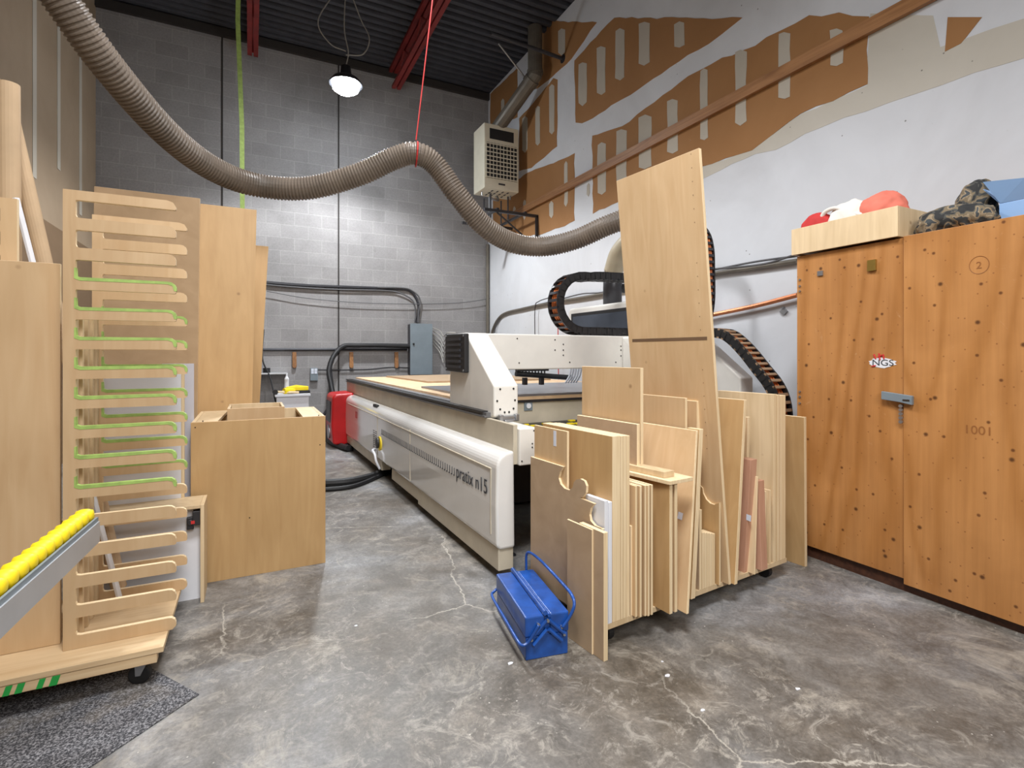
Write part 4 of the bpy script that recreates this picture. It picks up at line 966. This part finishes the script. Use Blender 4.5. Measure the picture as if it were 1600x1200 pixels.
# ================================================================== LEFT: SHELF RACK ON DOLLY
RY = 2.373; RZ = .148
rk = empty('drying_rack', (-.6, RY, 0), 0, 'birch comb shaped drying rack on a wheeled dolly with green taped fingers', 'drying rack')
xp0 = atY(98, 1018, RY).x+.6; xp1 = atY(118, 700, RY).x+.6; xp2 = atY(275, 700, RY).x+.6
PER = .1076; SLOT = .064; ZTOP = 1.80; Z1 = 1.765
def comb(y, name, x0=xp0, x1=xp1, x2=xp2):
    pl = [(x0, RZ), (x2-.012, RZ), (x2, RZ+.012)]
    n = 15
    zs = [Z1-i*PER for i in range(n)]
    for zt_ in reversed(zs):
        zb_ = zt_-SLOT
        # finger under this slot ends with a rounded top corner
        pl += [(x2, zb_-.022), (x2-.004, zb_-.010), (x2-.014, zb_-.002), (x2-.026, zb_), (x1+.012, zb_), (x1+.003, zb_+.003), (x1, zb_+.012), (x1, zt_-.003), (x1+.003, zt_), (x2-.004, zt_), (x2, zt_+.003)]
    pl += [(x2, ZTOP-.022), (x2-.01, ZTOP-.006), (x2-.03, ZTOP), (x0, ZTOP)]
    b = MB(); b.prism(pl, 'y', y, y+.018)
    for i in range(2, len(b.m)): b.m[i] = 1
    o = b.build(name, [BIRCH, EDGE], rk)
    return o, zs
for y, first, last, tname in ((0, 2, 9, 'a'), (.38, 3, 9, 'b')):
    o, zs = comb(y, 'comb_board')
    for i in range(first, last+1):
        zb_ = zs[i]-SLOT; x1, x2 = xp1, xp2; b = MB()
        b.prism([(x1-.004, zb_+.035), (x1-.004, zb_-.004), (x1+.012, zb_-.011), (x2-.028, zb_-.0085), (x2-.012, zb_-.014), (x2-.006, zb_-.034), (x2+.0015, zb_-.034), (x2+.0015, zb_-.02), (x2-.003, zb_-.009), (x2-.014, zb_-.0005), (x2-.026, zb_+.0015), (x1+.013, zb_+.0015), (x1+.003, zb_+.006), (x1+.001, zb_+.035)], 'y', y-.001, y+.019)
        b.build('green_tape', GREEN, o)
pnl = MB().box(xp0+.002, xp0+.014, .02, .38, RZ, 1.38).build('side_panel', BIRCH, rk)
for yy in (.09, .17, .25):
    for x0, x1, x2 in ((xp0, xp1, xp2*.62),): comb(yy, 'inner_comb_board', x0+.016, x1, x1+.02) if yy < 0 else None
# laths between the combs
for k in range(5):
    MB().box(xp0+.02, xp1-.003, .03+k*.07, .052+k*.07, RZ, 1.36).build('lath', PALE, rk)
FYb = 2.253-RY; xe = atY(245, 1040, 2.253).x+.6
bp = MB().box(-1.2, xe+.02, FYb, FYb+.62, RZ-.022, RZ-.001).build('dolly_platform', PINE, rk, bevel=.002)
ap_ = MB().box(-1.2, xe, FYb+.002, FYb+.04, .092, RZ-.023).build('dolly_apron', PINE, rk, bevel=.002)
MB().box(-1.2, xe, FYb+.56, FYb+.60, .092, RZ-.023).build('dolly_apron', PINE, rk, bevel=.002)
b = MB()
for (u, w2) in ((5, 11), (24, 12), (58, 10), (78, 13)):
    q = atY(u, 1075, 2.253).x+.6; q2 = atY(u+w2, 1075, 2.253).x+.6
    b.hexa([(q-.004, FYb+.0005, .093), (q2-.004, FYb+.0005, .093), (q2-.004, FYb+.002, .093), (q-.004, FYb+.002, .093), (q+.006, FYb+.0005, .124), (q2+.006, FYb+.0005, .124), (q2+.006, FYb+.002, .124), (q+.006, FYb+.002, .124)])
each(b, 'green_paint_mark', PAINTG, ap_)
for (x, y, al) in ((xe-.06, FYb+.066, 1.35), (xe-.045, FYb+.55, .4), (-1.1, FYb+.09, .2), (-1.1, FYb+.55, .2)):
    ax = Vector((math.cos(al), math.sin(al), 0)); pe = Vector((-ax.y, ax.x, 0)); c0_ = Vector((x, y, .036))
    c_ = MB().cyl(c0_-ax*.013, c0_+ax*.013, .036, 22).build('caster', RUBBER, rk, bevel=.004)
    for sg in (-1, 1):
        o_ = c0_+ax*sg*.019; e_ = ax*.002; b = MB()
        b.hexa([o_-pe*.008-e_, o_+pe*.008-e_, o_+pe*.008+e_, o_-pe*.008+e_, Vector((0, 0, .054))+o_-pe*.034-e_, Vector((0, 0, .054))+o_+pe*.01-e_, Vector((0, 0, .054))+o_+pe*.01+e_, Vector((0, 0, .054))+o_-pe*.034+e_]); b.build('fork_plate', STEEL, c_)
    MB().box(x-.03, x+.03, y-.03, y+.03, .0905, .0915).box(x-.02, x+.02, y-.02, y+.02, .0915, .1245).build('top_plate', STEEL, c_)
# mirrored comb behind the big panel, far left
q = atY(30, 313, 2.52); 
b = MB(); xr = q.x; pl = [(xr, RZ), (xr, q.z), (xr-.3, q.z+.0)]
zz = q.z-.035
while zz > .4:
    pl += [(xr-.3, zz), (xr-.05, zz), (xr-.045, zz-.005), (xr-.045, zz-.05), (xr-.05, zz-.055), (xr-.3, zz-.055)]; zz -= .085
pl += [(xr-.3, RZ)]
b.prism(pl, 'y', 2.50, 2.52)
for i in range(2, len(b.m)): b.m[i] = 1
tag(b.build('comb_board', [BIRCH, EDGE], loc=(xr, 2.51, RZ)), 'slotted birch comb board standing behind the large panel, far left', 'board')
# big panel
q = atY(94, 412, 2.44)
b = MB(); b.box(-1.72, q.x, 2.44, 2.458, RZ, q.z); b.m = [0, 1, 0, 1, 0, 1]
tag(b.build('birch_sheet', [BIRCH, EDGE], loc=(-1.1, 2.45, RZ), bevel=.0015), 'large plain birch panel standing on the dolly at the left edge', 'panel')
# cardboard tubes
for (r, lab, a, c) in ((.035, 'thick cardboard tube standing upright at the far left edge', (14, 190, 2.75), (16, 420, 2.75)), (.03, 'cardboard tube slanting down to the right beside the upright one', (20, 200, 2.9), (72, 425, 2.9))):
    A = atY(*a); B = atY(*c); d = (B-A).normalized(); 
    k = (B.z-RZ-.003)/(-d.z); E = B + d*k; A2 = A - d*.15
    tag(MB().tube([E, A2], r, 20).build('cardboard_tube', CARD, loc=E, smooth=False), lab, 'tube', 'cardboard tubes at the left')
A = atY(30, 330, 2.66); B = atY(52, 415, 2.66); d = (B-A).normalized(); E = B+d*((B.z-RZ-.003)/(-d.z))
tag(MB().tube([E, A-d*.05], .011, 8).build('pale_stick', WHITE, loc=E), 'thin pale stick leaning between the tubes and the rack', 'stick')
# leaning panels behind
def lean(y, u0, u1, v1, ub1, vb1, mat_, label, th=.018, yt=None, name='leaning_sheet'):
    A = atY(u0, v1, y); B = atY(u1, v1, y); z = B.z; G = atY(ub1, vb1, y); dx = (G.x-B.x)*(z-0)/(z-G.z)
    b = MB(); b.hexa([(A.x+dx, y-.06, 0), (B.x+dx, y-.06, 0), (B.x+dx, y+th-.06, 0), (A.x+dx, y+th-.06, 0), (A.x, y, z), (B.x, y, z), (B.x, y+th, z), (A.x, y+th, z)])
    b.m = [1, 1, 0, 1, 0, 1]
    return tag(b.build(name, [mat_, EDGE], loc=(A.x+dx, y, 0), bevel=.0015), label, 'panel', 'panels leaning behind the drying rack')
MDF2 = wood('tan_fibreboard', (174, 144, 108), (186, 156, 120), (6, 6, 6), .7, .1, .04)
lean(3.88, 147, 312.5, 310, 310, 570, MDF2, 'widest tan panel directly behind the drying rack')
lean(3.94, 313, 401, 328, 394, 636, BIRCHD, 'golden panel leaning right of the widest tan panel')
lean(4.6, 392, 419.5, 385, 405, 640, BIRCHD, 'narrow golden panel leaning rightmost and furthest back')
# white boards low behind rack
A = atY(158, 578, 3.12); B = atY(283, 578, 3.12)
b = MB(); b.box(A.x-.1, B.x, 3.12, 3.136, 0, B.z-.002); b.box(B.x+.0005, B.x+.014, 3.12, 3.136, 0, B.z, 1)
tag(b.build('melamine_sheet', [WHITE, EDGE], loc=(A.x, 3.12, 0)), 'white melamine panel with wood edging behind the lower rack fingers', 'panel')
A = atY(288, 568, 3.3); B = atY(303, 568, 3.3)
tag(MB().box(A.x-.1, B.x, 3.3, 3.316, 0, B.z).build('melamine_sheet', LAV, loc=(A.x, 3.3, 0)), 'grey lilac panel showing as a sliver beside the cabinet box', 'panel')
# small open box lying at the dolly
A = atZ(319, 941, 0); yy = A.y
sb = empty('small_carcass', (A.x, yy, 0), 0, 'small open carcass with white inside, between the rack and the cabinet box', 'box')
zt2 = atY(305, 790, yy).z
MB().box(-.016, 0, 0, .2, 0, zt2).build('side_panel', PALE, sb, bevel=.001)
MB().box(-.55, -.0165, .06, .07, 0.0, zt2-.02).build('back_panel', WHITE, sb)
MB().box(-.55, -.0165, .0, .2, zt2-.016, zt2).build('top_panel', PALE, sb, bevel=.001)
hg = MB().box(-.05, -.017, .01, .05, zt2-.10, zt2-.03).box(-.075, -.045, .02, .04, zt2-.12, zt2-.06).cyl((-.06, .015, zt2-.085), (-.06, .045, zt2-.085), .014, 12).build('hinge', DARKM, sb, bevel=.003)
MB().box(-.056, -.04, .008, .012, zt2-.09, zt2-.075).build('red_detail', REDP, hg)

# cabinet box in the middle
A = atY(298, 700, 3.17); B = atY(508.5, 700, 3.17); BW = B.x-A.x; BD = .62; BH = atY(508, 650, 3.17).z
cb = empty('cabinet_box', (A.x, 3.17, 0), 0, 'upside down birch cabinet box standing on the floor left of the router', 'cabinet box')
t_ = .018
fp = MB().box(0, BW, 0, t_, 0, BH).build('front_panel', BIRCHD, cb, bevel=.001)
b = MB()
for (u, v) in ((511-206, 668), (498, 649), (500, 695), (317, 658), (390, 809)): q = atY(u, v, 3.17); b.cyl((q.x-A.x, -.0008, q.z), (q.x-A.x, .001, q.z), .0035, 8)
each(b, 'screw', HOLE, fp)
MB().box(0, t_, t_+.0005, BD-t_-.0005, 0, BH-.002).build('side_panel', PALE, cb, bevel=.001)
MB().box(BW-t_, BW, t_+.0005, BD-t_-.0005, 0, BH-.002).build('side_panel', PALE, cb, bevel=.001)
MB().box(0, BW, BD-t_, BD, 0, BH-.002).build('back_panel', PALE, cb, bevel=.001)
MB().prism([(t_+.0005, t_+.0005), (t_+.10, t_+.0005), (t_+.13, BD-t_-.0005), (t_+.0005, BD-t_-.0005)], 'z', BH-.02, BH-.003).build('top_rail', PALE, cb, bevel=.001)
MB().box(BW-t_-.10, BW-t_-.0005, t_+.0005, BD-t_-.0005, BH-.02, BH-.003).build('top_rail', PALE, cb, bevel=.001)
MB().box(t_+.0005, BW-t_-.0005, t_+.0005, BD-t_-.0005, .1, .118).build('shelf', PALE, cb)
# inner tray standing out of it
ir = empty('inner_tray', (A.x+.16, 3.17+.2, .12), 0, 'narrow birch tray standing inside the cabinet box', 'tray')
zi = atY(400, 637, 3.37).z-.12
MB().box(0, .30, 0, .014, 0, zi).build('front_panel', BIRCH, ir, bevel=.001)
MB().box(0, .014, .0145, .30, 0, zi).build('side_panel', PALE, ir, bevel=.001); MB().box(.286, .30, .0145, .30, 0, zi).build('side_panel', PALE, ir, bevel=.001)
MB().box(0, .30, .3005, .314, 0, zi).build('back_panel', PALE, ir, bevel=.001)

# ================================================================== YELLOW ROLLER CONVEYOR (left foreground)
tip = atD(153, 812, 1.30); xc_ = tip.x; yt_ = tip.y; z_c = tip.z
rc = empty('roller_conveyor', (xc_, yt_, 0), math.radians(-3.6), 'aluminium rail with a row of yellow ribbed rollers in the left foreground', 'conveyor')
MB().prism([(-.0, z_c-.004), (.004, z_c-.004), (.004, z_c-.055), (-.03, z_c-.055), (-.03, z_c-.051), (-.0, z_c-.051)], 'y', -1.9, 0).build('side_rail', ALU, rc)
MB().prism([(.001, z_c-.0035), (.001, z_c+.007), (-.004, z_c+.007), (-.004, z_c-.0035)], 'y', -1.9, 0).build('rail_lip', GREYP, rc)
yv = -.012
while yv > -1.25:
    b = MB(); b.T = Matrix.Translation((-.024, yv, z_c+.014)) @ Matrix.Rotation(math.pi/2, 4, 'Y')
    b.lathe([(.006, -.019), (.015, -.016), (.0185, -.005), (.0185, .005), (.015, .016), (.006, .019)], 16)
    b.build('roller', YELLOW, rc, smooth=True); yv -= .039
MB().box(-.044, -.038, -1.9, 0, z_c-.055, z_c+.006).build('side_rail', ALU, rc)
for yv in (-.55, -1.7):
    MB().box(-.036, -.006, yv, yv+.03, .03, z_c-.056).build('leg', ALU, rc)
    MB().box(-.2, .16, yv-.01, yv+.04, 0, .03).build('foot_bar', ALU, rc)
# ================================================================== floor items
P = [atZ(311, 1086), atZ(160, 1004), atZ(-320, 1120), atZ(-60, 1335), atZ(141, 1200)]
b = MB(); b.prism([(p.x, p.y) for p in P], 'z', .0005, .004)
tag(b.build('floor_mat', SPECK, loc=(P[0].x, P[0].y, 0)), 'dark speckled mat on the floor under the front of the dolly', 'mat')
for k, (u, v, s, lab) in enumerate([(1043, 1056, .012, 'white paint chip on the floor, right of the board row end'), (1246, 1077, .010, 'white chip on the bare floor front right'), (1035, 1034, .006, 'tiny white chip behind the larger paint chip'),
                     (1098, 1110, .008, 'pale chip near the bottom edge of the floor'), (797, 1037, .012, 'pale wood scrap on the floor left of the toolbox'), (556, 978, .007, 'small white chip on the open floor left of the toolbox')]):
    p = atZ(u, v); b = MB(); pl = [(p.x+s*math.cos(a)*random.uniform(.6, 1.3), p.y+s*.7*math.sin(a)*random.uniform(.6, 1.3)) for a in [i*2*math.pi/8 for i in range(8)]]
    b.prism(pl, 'z', 0, .002); tag(b.build('floor_chip', WHITE, loc=(p.x, p.y, 0)), lab, 'debris', 'pale chips on the floor')
